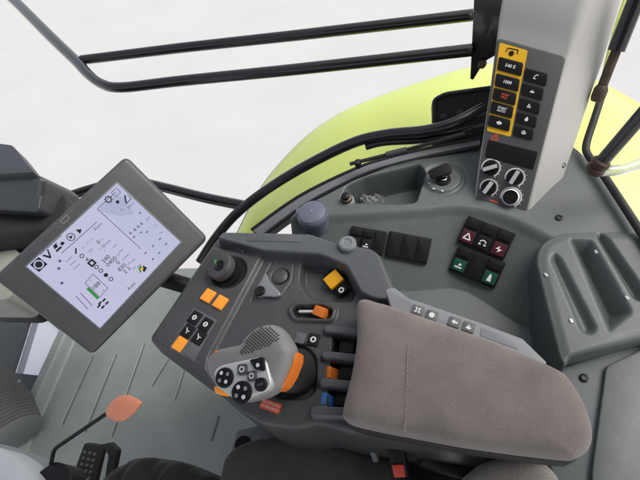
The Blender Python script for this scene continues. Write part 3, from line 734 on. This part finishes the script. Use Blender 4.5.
# ------------------------------------------------------------------ multifunction joystick
jn = nrm(np.array([-.10, -.22, 1])); jo = P(258, 368, .83)
jp = lambda x, y: PN(200+x/5.333, 320+y/5.333, jo, jn)
js = thing('joystick', P(292, 375, .69), 'grey multifunction joystick with silver button plate and orange trim', 'joystick')
go = [(48, 235), (62, 200), (100, 165), (160, 150), (235, 132), (270, 88), (325, 42), (388, 25), (440, 45), (485, 105), (508, 165), (490, 240), (450, 330), (405, 385), (330, 422), (235, 440), (180, 418), (118, 382), (62, 305)]
G = spline([jp(*p) for p in go], 4, True)
b = MB(); b.pillow(G, jn, [(.55, -.045), (.85, -.036), (.97, -.020), (1.0, -.006), (.985, .004), (.95, .011), (.88, .017), (.78, .021), (.6, .023), (.3, .024)])
gm = b; grip = b.build('grip', m_grip, js, sharp=60)
jf = Fr(jp(250, 300), jp(370, 225)-jp(95, 270), jn); jl = lambda x, y: jf.loc(jp(x, y))
b = MB(); b.slab(jf, fillet([jl(*p) for p in ((116, 280), (152, 252), (352, 208), (392, 230), (420, 346), (400, 380), (255, 438), (210, 418), (130, 362))], .006), .004, .0265, .004, steps=4)
bp = b.build('button_plate', m_silver, js)
def jb(c, r, kind):
    f = jf.off(*jl(*c), .0265); b = MB(); r = r/5.333*.0019
    if kind == 'pad':
        b.lathe(f, [(r, 0), (r*.98, .003), (r*.86, .004), (r*.6, .0025), (r*.3, .003)], 0, 28)
        for k in range(4):
            a = k*math.pi/2+.5; b.slab(f.off(r*.52*math.cos(a), r*.52*math.sin(a), .003), circ(r*.24, 10), 0, .0016, .0006, 0, mtop=1 if k % 2 else 2)
    elif kind == 'sq': b.slab(f, rect(r*1.7, r*1.7, r*.4), 0, .004, .0012, 3); b.ringflat(f, 0, 0, r*.3, r*.5, .0043, 1)
    elif kind == 'dot': b.slab(f, fillet([(-r*1.1, r*.9), (r*1.1, r*1.0), (r*1.2, -r*.9), (-r*.3, -r*.5)], r*.4), 0, .004, .0012, 0); b.flat(f, circ(r*.28, 12, r*.2, 0), .0043, 1)
    else: b.lathe(f, [(r, 0), (r, .003), (r*.8, .0045), (r*.3, .0045)], 0, 24, ms=[0, 0, 0]); b.line(f, (-r*.5, -r*.1), (r*.5, r*.1), r*.35, .0048, 3)
    b.build('button', [m_black, m_white, m_lightgrey, m_cons], bp)
for c, r, k in (((156, 312), 44, 'pad'), ((246, 388), 48, 'pad'), ((250, 270), 27, 'sq'), ((300, 304), 25, 'sq'), ((325, 250), 32, 'dot'), ((346, 348), 29, 'round')): jb((c[0]+22, c[1]+5), r, k)
# studded palm pad
pad_px = [(238, 205), (266, 145), (304, 86), (352, 46), (402, 46), (448, 80), (456, 116), (410, 150), (315, 186)]
sp_ = np.array([jl(*p) for p in pad_px]); b = MB()
from mathutils.bvhtree import BVHTree
gt = BVHTree.FromPolygons([tuple(v) for v in gm.v], gm.f)
def on_grip(x, y):
    h = gt.ray_cast(Vector(jf.at(x, y, .2)), Vector(-jf.n)); return Fr(np.array(h[0]), jf.u, np.array(h[1])) if h[0] else None
lo_, hi_ = sp_.min(0), sp_.max(0); stp = .0058; row = 0; yy = lo_[1]
while yy < hi_[1]:
    xx = lo_[0] + (stp/2 if row % 2 else 0)
    while xx < hi_[0]:
        if float(sdf(sp_, np.array([xx]), np.array([yy]))[0]) < -.001:
            q = on_grip(xx, yy)
            if q: b.slab(q, [(-.0019, 0), (0, -.0017), (.0019, 0), (0, .0017)], -.004, .0006, 0, 0, bottom=False)
        xx += stp
    yy += stp*.5; row += 1
b.build('stud_pad', m_stud, js)
b = MB(); b.pillow(fillet([jp(*p)-jn*.004 for p in ((514, 160), (486, 205), (447, 258), (440, 300), (400, 384), (442, 356), (476, 300), (510, 215))], .004), jn, [(.95, -.03), (1, -.01), (.95, .0), (.8, .004)]); b.build('orange_trim', m_orange, js)
b = MB(); b.slab(jf.off(*jl(150, 378), .004), fillet([(-.012, .007), (.006, .004), (.012, -.005), (.004, -.010), (-.010, -.004)], .003), 0, .0195, .003); b.build('thumb_switch', m_amber, js)
b = MB(); b.slab(jf.off(*jl(122, 183), .006), rect(.012, .007, .002), 0, .013, .002); b.build('thumb_switch', m_orange, js)
# boot
b = MB(); base = P(298, 372, .675); top = jo - jn*.04 + np.array([.02, 0, 0])
for k in range(7):
    t0_, t1_ = k/7, (k+1)/7
path = [base + (top-base)*(k/14) for k in range(15)]
b.tube(path, [(.046-.020*(k/14))*(1 if k % 2 else .9) for k in range(15)], n=24); b.build('boot', m_rubber, js)

# ------------------------------------------------------------------ armrest cushion
Z8 = lambda x, y: (330+x/2.0645, 280+y/2.0645)
cpx = [(58, 48), (100, 52), (155, 69), (300, 120), (400, 160), (462, 187), (494, 209), (526, 264), (541, 312), (536, 346), (512, 366), (475, 368), (300, 346), (160, 321), (62, 301), (32, 289), (27, 268), (45, 195), (56, 120)]
C8 = spline([P(*Z8(*p), .755) for p in cpx], 6, True)
ar = thing('armrest', P(460, 380, .7), 'taupe fabric armrest cushion with grey button strip behind the joystick', 'armrest')
cN = np.array([0, 0, 1.])
b = MB()
ctr = np.mean(C8, axis=0)
prof = [(.97, -.028), (.99, -.022), (1.0, -.010), (.998, 0), (.985, .010), (.965, .017), (.93, .0225), (.87, .0265), (.78, .029), (.65, .0305), (.5, .0315), (.33, .032), (.15, .032)]
b.pillow(C8, cN, prof); b.build('cushion', m_fabric, ar, sharp=80)
b = MB()
s0_, s1_ = P(*Z8(166, 74), .784), P(*Z8(157, 316), .784)
for k in range(1):
    for j in range(26):
        t = (j+.15)/26; e = math.sin(math.pi*min(1, max(0, t)))**.3
        a_ = s0_+(s1_-s0_)*t; b_ = s0_+(s1_-s0_)*((j+.75)/26); dz = np.array([.004*k-.002, 0, -.010*(1-e)+.0035])
        b.tube([a_+dz, b_+dz], .0009, n=5)
b.build('stitching', m_thread, ar)
b = MB(); f = Fr((0, 0, .722), (1, 0, 0), UP)
base_poly = [p[:2] for p in [ctr+(q-ctr)*1.0 for q in C8]]
b.slab(f, base_poly, -.03, .004, .004); b.build('base_plate', m_rubber, ar)
sz = .762; Z7 = lambda x, y: (360+x/3.2, 280+y/3.2)
b = MB(); f = Fr(P(445, 318, sz), P(*Z7(348, 152), sz)-P(*Z7(185, 98), sz), UP); sl = lambda x, y: f.loc(P(*Z7(x, y), sz))
b.slab(f, fillet([sl(*p) for p in ((80, 30), (108, 22), (152, 56), (372, 132), (520, 187), (600, 265), (560, 300), (420, 250), (120, 150))], .004), -.03, 0, .003); stp_ = b.build('button_strip', m_lightgrey, ar)
for (c, s_) in (((185, 98), 'x'), ((230, 114), 'o'), ((302, 136), 'd'), ((348, 152), 'p')):
    q = f.off(*sl(*c)); b = MB(); b.slab(q, rect(.020, .018, .002), -.002, .0025, .001); z = .0028; s = .0045
    if s_ == 'x': b.line(q, (-s, -s), (s, s), .0028, z, 1); b.line(q, (-s, s), (s, -s), .0028, z, 1)
    elif s_ == 'o': b.flat(q, circ(s*1.1), z, 1)
    elif s_ == 'd': b.flat(q, [(-s*1.2, 0), (s*.1, s), (s*.1, s*.3), (s*1.2, s*.3), (s*1.2, -s*.5), (s*.1, -s*.5), (s*.1, -s)], z, 1)
    else: b.flat(q, [(-s*1.1, -s*.8), (0, s), (s*.3, 0), (s*1.1, -s*.2), (s*.5, -s)], z, 1)
    b.build('button', [m_plate, m_white], stp_)
b = MB(); b.slab(f, fillet([sl(*p) for p in ((388, 150), (510, 194), (506, 224), (384, 178))], .002), -.002, .0008, .0005); b.build('label_field', m_lightgrey, stp_)

# ------------------------------------------------------------------ touchscreen monitor
mn_c = nrm(np.array([.37, -.03, -.915])); mN = M @ mn_c; mo = D(105, 256, .93)
mp = lambda x, y: PN(x, y, mo, mN)
mf = Fr(mp(72, 257), mp(117, 184)-mp(27.5, 266), mN); ml = lambda x, y: mf.loc(mp(x, y))
mt = thing('touchscreen_monitor', mo, 'grey touchscreen monitor with lit lavender display tilted towards the seat', 'monitor')
bz = [ml(*p) for p in ((-8, 278), (126, 155), (209, 238), (92, 356))]
scr = [ml(*p) for p in ((26.5, 266.5), (117, 183.5), (180.5, 242), (100, 328))]
b = MB(); b.slab(mf, fillet(bz, [.014, .016, .016, .014], 7), -.035, 0, .010, steps=5); bez = b.build('housing', m_bezel, mt)
b = MB(); b.slab(mf, fillet(inset(bz, .03), .012), -.06, -.03, .004)
arm0 = mf.at(.02, -.03, -.05); b.tube([arm0, arm0-mN*.08, P(235, 300, .60)], .02); b.build('mount', m_black, mt)
b = MB(); b.slab(mf, inset(scr, -.0035), -.002, .0008, .0006, 0); b.build('screen_frame', m_plate, mt)
SC = MB(); SC.flat(mf, scr, .0012, 0)
H1, H2 = .0015, .0018
SC.flat(mf, [ml(*p) for p in ((40, 254.5), (95.5, 204), (160, 262), (100, 327), (30, 266.5))], H1, 1)
SC.flat(mf, [ml(*p) for p in ((97, 211), (116, 194.5), (134, 211), (154, 225), (171, 250), (161, 261)) ][:2] + [ml(125, 198), ml(134, 214), ml(120, 216)], H1, 2)
for a, q in (((97.5, 209), (141, 249)), ((62, 253), (97, 222)), ((97.5, 209), (116, 192)), ((40, 255), (62, 235))): SC.line(mf, ml(*a), ml(*q), .0014, H2, 4)
def T(t, size, x, y, m=3): SC.text(mf, t, size, *ml(x, y), H2, m)
# tool bar icons along the upper edge
q = ml(39, 264.5); fq = mf.off(*q); SC.flat(fq, rect(.021, .021), H1+.0002, 3); SC.ringflat(fq, 0, 0, .0065, .0090, H2+.0002, 1); SC.flat(fq, circ(.0055, 16), H2+.0002, 3)
fq = mf.off(*ml(48, 255)); SC.flat(fq, [(-.008, .006), (-.004, .006), (0, -.003), (.006, .008), (.009, .008), (.001, -.008), (-.002, -.008)], H2, 3)
fq = mf.off(*ml(56.5, 247)); SC.flat(fq, rect(.013, .004, 0, cy=-.006), H2, 3); SC.flat(fq, circ(.004, 12, 0, .002), H2, 3); SC.line(fq, (-.005, -.001), (.006, .006), .002, H2, 3)
fq = mf.off(*ml(62.5, 243.5)); SC.flat(fq, rect(.007, .006), H2, 3)
fq = mf.off(*ml(71, 237)); SC.ringflat(fq, 0, 0, .0065, .0080, H2, 3); SC.flat(fq, [(-.003, -.0035), (.005, 0), (-.003, .0035)], H2, 3)
fq = mf.off(*ml(79.5, 230.5)); SC.flat(fq, [(-.004, -.006), (.005, -.001), (-.004, .006)], H2, 3)
fq = mf.off(*ml(108.5, 199.5)); SC.ringflat(fq, 0, 0, .0045, .0065, H2, 3); 
for k in range(8): a = k*math.pi/4; SC.line(fq, (.006*math.cos(a), .006*math.sin(a)), (.0085*math.cos(a), .0085*math.sin(a)), .0018, H2, 3)
fq = mf.off(*ml(116, 192.5)); 
for a_, b_ in (((-.007, -.006), (.007, -.006)), ((.007, -.006), (.007, .006)), ((.007, .006), (-.007, .006)), ((-.007, .006), (-.007, -.006))): SC.line(fq, a_, b_, .0012, H2, 4)
SC.flat(mf.off(*ml(117.6, 202)), circ(.0036, 12), H2, 3)
fq = mf.off(*ml(126, 199)); SC.line(fq, (-.006, -.006), (.004, .007), .003, H2, 3); SC.line(fq, (-.008, -.007), (.008, -.007), .0015, H2, 3); SC.line(fq, (.008, -.007), (.008, .004), .0012, H2, 3)
# read-outs
T('Auto', .010, 98, 226.5, 4)
for k, (x, y) in enumerate(((83, 247), (87, 243), (91, 239.5))): T('--', .011, x, y, 4)
T('0 -', .012, 100, 241); T('1 20 km', .009, 105, 245, 4)
T('-', .010, 104.5, 250)
for k in range(5): SC.line(mf, ml(113+k*6, 247.5+k*5), ml(117+k*6, 244+k*5), .0012, H2, 4)
T('340', .0125, 106, 259); T('0400', .0125, 111.5, 261.5); T('0', .0125, 118, 262.5); T('830', .0125, 122, 267.5); T('2 2', .0125, 127, 270)
fq = mf.off(*ml(76, 251)); SC.line(fq, (-.004, -.004), (.004, .004), .003, H2, 3)
for k, (x, y) in enumerate(((82, 256), (87.5, 259.5), (92, 263), (96.5, 267), (101, 270.5), (106, 275), (111, 279))):
    fq = mf.off(*ml(x, y))
    if k == 2: SC.flat(fq, rect(.013, .013), H1+.0002, 3); SC.flat(fq, rect(.006, .006), H2+.0002, 1)
    elif k == 5: SC.flat(fq, circ(.0042, 12), H2, 3)
    elif k == 1: SC.line(fq, (-.003, 0), (.003, .003), .0016, H2, 3); SC.line(fq, (-.003, 0), (.003, -.003), .0016, H2, 3)
    else: SC.ringflat(fq, 0, 0, .0028, .0044, H2, 3, n=14)
bx = [ml(*p) for p in ((93, 274), (108, 288), (100, 297), (85, 283))]
for i in range(4): SC.line(mf, bx[i-1], bx[i], .0012, H2, 4)
T('88', .012, 97.5, 284.5); T('00', .012, 94, 288, 4); T('-', .012, 90, 280); T('-', .012, 103, 290)
SC.line(mf, ml(87.5, 288), ml(98.5, 298.5), .0055, H2, 5)
for o_ in (0, 4.5): SC.line(mf, ml(76+o_, 296-o_*.7), ml(88+o_, 309-o_*.7), .0014, H2, 4)
for dx, dy in ((-3, -1), (1, -4), (4, -1), (0, 3), (-4, 2)): SC.line(mf, ml(103+dx-1.4, 304+dy+1.5), ml(103+dx+1.4, 304+dy-1.5), .0036, H2, 3)
for (x, y) in ((135, 230), (138.3, 227), (141.5, 224), (130.5, 233.5)): T('4', .011, x, y)
for (x, y) in ((140, 213), (147, 232), (141, 232.5), (134, 237), (160, 239), (153, 246), (166, 244), (145.5, 253), (159, 253), (153, 259)): SC.line(mf, ml(x-1, y+1), ml(x+1, y-1), .0024, H2, 4)
fq = mf.off(*ml(142, 269)); SC.flat(fq, [(-.009, -.004), (.002, .0), (.004, .008), (-.004, .006)], H2, 5); SC.flat(fq, [(-.003, -.008), (.009, -.006), (.007, .004), (0, -.001)], H2, 3); SC.flat(fq, rect(.007, .004, cx=0, cy=.0005), H2+.0002, 6)
T('Auto', .010, 131.5, 286)
T('5.0', .0075, 91, 250.5, 4); T('0.0', .0075, 148, 219, 4); T('1.2', .0075, 155, 226, 4); T('ha', .0065, 161, 232.5, 4); T('00:12', .0075, 131, 205.5, 4); T('+', .010, 122, 210, 4)
for k in range(4): SC.line(mf, ml(117+k*5.2, 256+k*4.4), ml(120+k*5.2, 253.4+k*4.4), .0011, H2, 4)
for k in range(3): SC.line(mf, ml(66+k*4, 262+k*3.6), ml(72+k*4, 256.8+k*3.6), .0011, H2, 4)
for (x, y) in ((60, 261), (59, 268.5), (62, 283)): SC.flat(mf.off(*ml(x, y)), circ(.003, 8), H2, 4)
SC.build('screen', [m_screen, m_screen2, m_screen3, m_ink, m_ink2, m_scrgreen, m_yellow], mt)
fq = mf.off(*ml(65, 219.5)); b = MB()
for a_, b_ in (((-.008, -.004), (.008, -.004)), ((.008, -.004), (.008, .004)), ((.008, .004), (-.008, .004)), ((-.008, .004), (-.008, -.004))): b.line(fq, a_, b_, .001, .0004)
b.build('marking', m_lightgrey, bez)
fq = mf.off(*ml(24, 310))

# ------------------------------------------------------------------ dashboard and steering column at the left
dz_ = .86
dt = thing('dashboard', P(10, 200, .7), 'black hooded dashboard end at the left edge above the monitor', 'dashboard')
b = MB(); f = Fr((0, 0, dz_), (1, 0, 0), UP)
b.slab(f, fillet([p[:2] for p in PX([(-70, 135), (12, 145), (24, 160), (34, 172), (-70, 178)], dz_)], .012), -.05, 0, .010, steps=4); b.build('hood', m_dash, dt)
b = MB(); f2 = Fr((0, 0, dz_-.085), (1, 0, 0), UP)
b.slab(f2, spline([p[:2] for p in PX([(-70, 172), (0, 168), (22, 168), (42, 174), (54, 183), (62, 194), (61, 204), (56, 214), (20, 225), (-70, 230)], dz_-.06)], 4, True), -.10, 0, .012, steps=4); b.build('bowl', m_rubber, dt)
b = MB(); fD = Fr((0, 0, dz_-.035), (1, 0, 0), nrm([.0, -.35, 1])); 
dl = lambda x, y: fD.loc(PN(x, y, P(20, 195, dz_-.035), fD.n)); zo = (P(20, 195, dz_-.035)-fD.o) @ fD.n
b.slab(fD, fillet([dl(*p) for p in ((-60, 168), (0, 166), (33, 172), (44, 180), (38, 212), (-60, 206))], .012), zo-.12, zo, .012, steps=4); b.build('cover', m_dash, dt)
b = MB(); b.tube([P(43, 180, .85), P(38, 206, .80)], .0075); b.build('edge_bar', m_rail, dt)
b = MB(); f = Fr((0, 0, .70), (1, 0, 0), UP)
b.slab(f, fillet([p[:2] for p in PX([(-60, 205), (36, 210), (58, 226), (40, 252), (-10, 290), (-60, 290)], .70)], .02), -.2, 0, .012); b.build('underside', m_black, dt)
b = MB(); f = Fr((0, 0, .712), (1, 0, 0), UP)
b.slab(f, fillet([p[:2] for p in PX([(-50, 228), (4, 236), (16, 250), (30, 262), (8, 300), (-50, 300)], .712)], .02), -.1, 0, .012); b.build('lower_cover', mat('lower_cover_grey', s2l(150, 153, 142), .5, mott=.1), dt)

# front window: tinted glass pane with black surround beside the floor edge
fwt = thing('front_window', P(40, 360, -.02), 'tinted lower front window pane with black surround beside the floor edge', 'window')
wo = [p[:2] for p in PX([(64, 334), (46, 380), (14, 375), (34, 312)], -.05)]
b = MB(); f = Fr((0, 0, -.06), (1, 0, 0), UP); b.slab(f, wo, 0, .006, 0); b.build('pane', m_glassblue, fwt)
b = MB(); f = Fr((0, 0, -.05), (1, 0, 0), UP)
outer = [p[:2] for p in PX([(46, 377), (14, 373.5), (34, 310), (66, 335), (72, 300), (-60, 270), (-90, 470), (6, 462)], -.05)]
b.slab(f, outer, -.05, .012, 0); b.build('surround', m_dash, fwt)
b = MB(); b.tube(spline([P(66, 335, .02), P(46, 380, .02), P(26, 425, .02), P(10, 462, .02)], 5), .012); b.build('rubber_seal', m_rubber, fwt)
bl = thing('bellows', P(8, 410, .1), 'ribbed grey rubber bellows at the lower left edge', 'bellows')
b = MB(); p0, p1 = P(-14, 385, .14), P(16, 436, .10); pth = [p0+(p1-p0)*k/40 for k in range(41)]
b.tube(pth, [.075+(.013 if k % 2 else 0)+.012*math.sin(math.pi*k/40) for k in range(41)], n=36); b.build('gaiter', mat('bellows_grey', s2l(120, 122, 122), .55, mott=.1), bl)
b = MB(); b.tube([P(17, 392, .12), P(19, 380, .13)], .006); b.build('clip', m_lightgrey, bl)

# steering column
sc_ = thing('steering_column', P(10, 470, .6), 'pale grey steering column cover in the bottom left corner', 'steering column')
b = MB(); so = spline([P(*p, .62) for p in ((-60, 440), (-8, 446), (10, 452), (28, 466), (44, 490), (40, 540), (-60, 540))], 5, True)
b.pillow(so, UP, [(.9, -.25), (1, -.05), (.99, 0), (.95, .012), (.85, .02), (.5, .026), (.2, .028)]); b.build('cover', m_pale, sc_)
b = MB(); f = Fr((0, 0, .56), (1, 0, 0), UP); b.slab(f, fillet([p[:2] for p in PX([(-20, 440), (10, 446), (50, 462), (42, 480), (0, 490)], .56)], .012), -.04, 0, .006); b.build('collar', m_lightgrey, sc_)
sv = thing('shuttle_lever', P(52, 460, .6), 'orange paddle lever on a bent black stem by the steering column', 'lever')
zl = .62
b = MB(); b.tube(fillet([P(51, 464, zl-.02), P(54, 449, zl), P(106, 414, zl+.05), P(114, 409, zl+.055)], [0, .012, .01, 0]), .0042); b.build('stem', m_black, sv)
b = MB(); pdn = nrm(np.array([-.1, -.3, 1])); pdo = P(124, 408, zl+.06)
pdp = [PN(x, y, pdo, pdn) for x, y in ((106, 414), (109, 405), (118, 396), (127, 394.5), (141, 401), (141, 404), (133, 414), (124, 421), (117, 422), (108, 418))]
b.pillow(fillet(pdp, .006), pdn, [(.85, -.012), (1, -.004), (1, .001), (.95, .004), (.8, .0065), (.4, .008)]); b.build('paddle', m_salmon, sv)
b = MB(); f = Fr((0, 0, .60), (1, 0, 0), UP); b.slab(f, fillet([p[:2] for p in PX([(30, 486), (38, 472), (54, 461), (66, 464), (72, 476), (70, 492)], .60)], .010), -.05, 0, .008); b.build('bracket', m_black, sv)
pd = thing('pedal', P(93, 458, .2), 'black studded rubber pedal beside the lever bracket', 'pedal')
pn_ = nrm(np.array([.1, -.35, 1])); po_ = P(93, 458, .42); pf_ = Fr(po_, PN(104, 447, po_, pn_)-PN(88, 445, po_, pn_), pn_)
pl_ = lambda x, y: pf_.loc(PN(x, y, po_, pn_))
b = MB(); b.slab(pf_, fillet([pl_(*p) for p in ((68, 486), (84, 443), (104, 446), (94, 488))], .008), -.015, 0, .004)
b.slab(pf_, fillet([pl_(*p) for p in ((99, 445), (109, 443), (117, 451), (110, 486), (103, 486), (108, 455))], .006), -.02, -.002, .004); b.build('plate', m_rubber, pd)
b = MB()
for i in range(5):
    for j in range(3):
        c = pl_(85+j*5.0-i*2.0+.6*i, 452+i*6.0+j*1.0); b.slab(pf_.off(*c), rect(.0085, .0075, .002), -.001, .003, .0012)
b.build('studs', m_rail, pd)

# ------------------------------------------------------------------ seat, buckle, cloth
se = thing('driver_seat', P(330, 520, .4), 'dark grey fabric seat with a paler bolster at the bottom edge', 'seat')
b = MB(); sz_ = .50; so = spline([P(*p, sz_-.03) for p in ((222, 470), (228, 455), (245, 443), (275, 437), (310, 437), (345, 444), (385, 458), (415, 476), (450, 520), (420, 640), (240, 640), (215, 520))], 5, True)
b.pillow(so, UP, [(.96, -.12), (1.0, -.05), (1, -.02), (.99, 0), (.965, .013), (.92, .022), (.84, .028), (.7, .032), (.4, .036), (.15, .037)]); b.build('cushion', m_seat, se, sharp=80)
b = MB(); so = spline([P(*p, .60) for p in ((458, 490), (470, 471), (488, 461), (512, 457), (536, 460), (552, 470), (562, 490), (570, 560), (460, 560))], 5, True)
b.pillow(so, UP, [(.9, -.16), (1.0, -.06), (1, -.02), (.98, .0), (.94, .014), (.86, .024), (.7, .03), (.4, .034)]); b.build('bolster', m_seat2, se, sharp=80)
bu = thing('seat_belt_buckle', P(399, 463, .5), 'black seat belt buckle with red release button below the armrest', 'buckle')
fb = Fr(P(399, 464, .57), P(407, 463, .57)-P(391, 465, .57), nrm([-.1, -.5, .85])); b = MB()
b.slab(fb, rect(.030, .055, .004, cy=.006), -.012, .008, .004); b.build('body', m_black, bu)
b = MB(); b.slab(fb.off(0, -.008, .008), rect(.021, .022, .002), -.002, .005, .002); b.build('release_button', m_red, bu)
b = MB(); b.tube([P(420, 455, .52), P(440, 462, .50), P(470, 470, .48)], .02); b.build('strap', m_rubber, bu)
cl = MB()
cp_ = spline([P(*p, .44) for p in ((106, 492), (112, 478), (124, 466), (142, 460), (165, 459), (190, 464), (208, 472), (222, 486), (222, 540), (106, 540))], 6, True)
cc = np.mean(cp_, axis=0)
prof = [(.97, -.15), (1, -.04), (1, 0), (.97, .02), (.94, .029), (.9, .035), (.85, .04), (.8, .044), (.73, .048), (.66, .05), (.58, .052), (.5, .053), (.4, .0545), (.3, .055), (.2, .055), (.1, .055)]
cl.pillow(cp_, UP, prof)
V = np.array(cl.v)
V[:, 2] += (.009*np.sin(70*V[:, 0]+35*V[:, 1]+2*np.sin(30*V[:, 1]))+.004*np.sin(150*V[:, 0]-90*V[:, 1]))*np.clip((V[:, 2]-.42)/.05, 0, 1)
cl.v = list(map(tuple, V.tolist()))
tag(cl.build('cloth', m_cloth, sharp=80), 'black creased cloth bulging up in front of the seat at the bottom edge', 'cloth')

# ------------------------------------------------------------------ unseen cab roof, added to cut the overhead sky light
b = MB(); b.slab(Fr((.22, -.35, 1.85), (1, 0, 0), UP), rect(1.76, 1.9, .15), 0, .12, .03)
tag(b.build('roof', mat('roof_lining', s2l(95, 95, 94), .9)), kind='structure')

# ------------------------------------------------------------------ light, world, camera
sc = bpy.context.scene
w = bpy.data.worlds.new('World'); sc.world = w; w.use_nodes = True; nt = w.node_tree; bg = nt.nodes['Background']
sky = nt.nodes.new('ShaderNodeTexSky'); sky.sky_type = 'NISHITA'; sky.sun_disc = False
az, el = math.radians(72), math.radians(54)
sky.sun_elevation = el; sky.sun_rotation = az; sky.air_density = .6; sky.dust_density = 4; sky.ozone_density = .3
hs = nt.nodes.new('ShaderNodeHueSaturation'); hs.inputs['Saturation'].default_value = .35       # thin overcast
nt.links.new(sky.outputs['Color'], hs.inputs['Color']); nt.links.new(hs.outputs['Color'], bg.inputs['Color']); bg.inputs['Strength'].default_value = .15
sl_ = bpy.data.lights.new('sun', 'SUN'); sl_.energy = 1.0; sl_.angle = math.radians(35); sl_.color = (1, .96, .90)
so_ = bpy.data.objects.new('sun', sl_); COL.objects.link(so_)
dirv = Vector((math.sin(az)*math.cos(el), math.cos(az)*math.cos(el), math.sin(el)))      # towards the sun
so_.rotation_euler = dirv.to_track_quat('Z', 'Y').to_euler()
cam = bpy.data.cameras.new('camera'); cam.lens = 36*F/640; cam.sensor_width = 36; cam.clip_start = .02; cam.clip_end = 500
cobj = bpy.data.objects.new('camera', cam); COL.objects.link(cobj)
from mathutils import Matrix
R = Matrix([[M[i, 0], -M[i, 1], -M[i, 2]] for i in range(3)]).to_4x4(); R.translation = Vector(CAM); cobj.matrix_world = R
sc.camera = cobj
sc.view_settings.view_transform = 'Standard'; sc.view_settings.look = 'None'; sc.view_settings.gamma = 1; sc.view_settings.exposure = EXPO
sc.cycles.max_bounces = 8
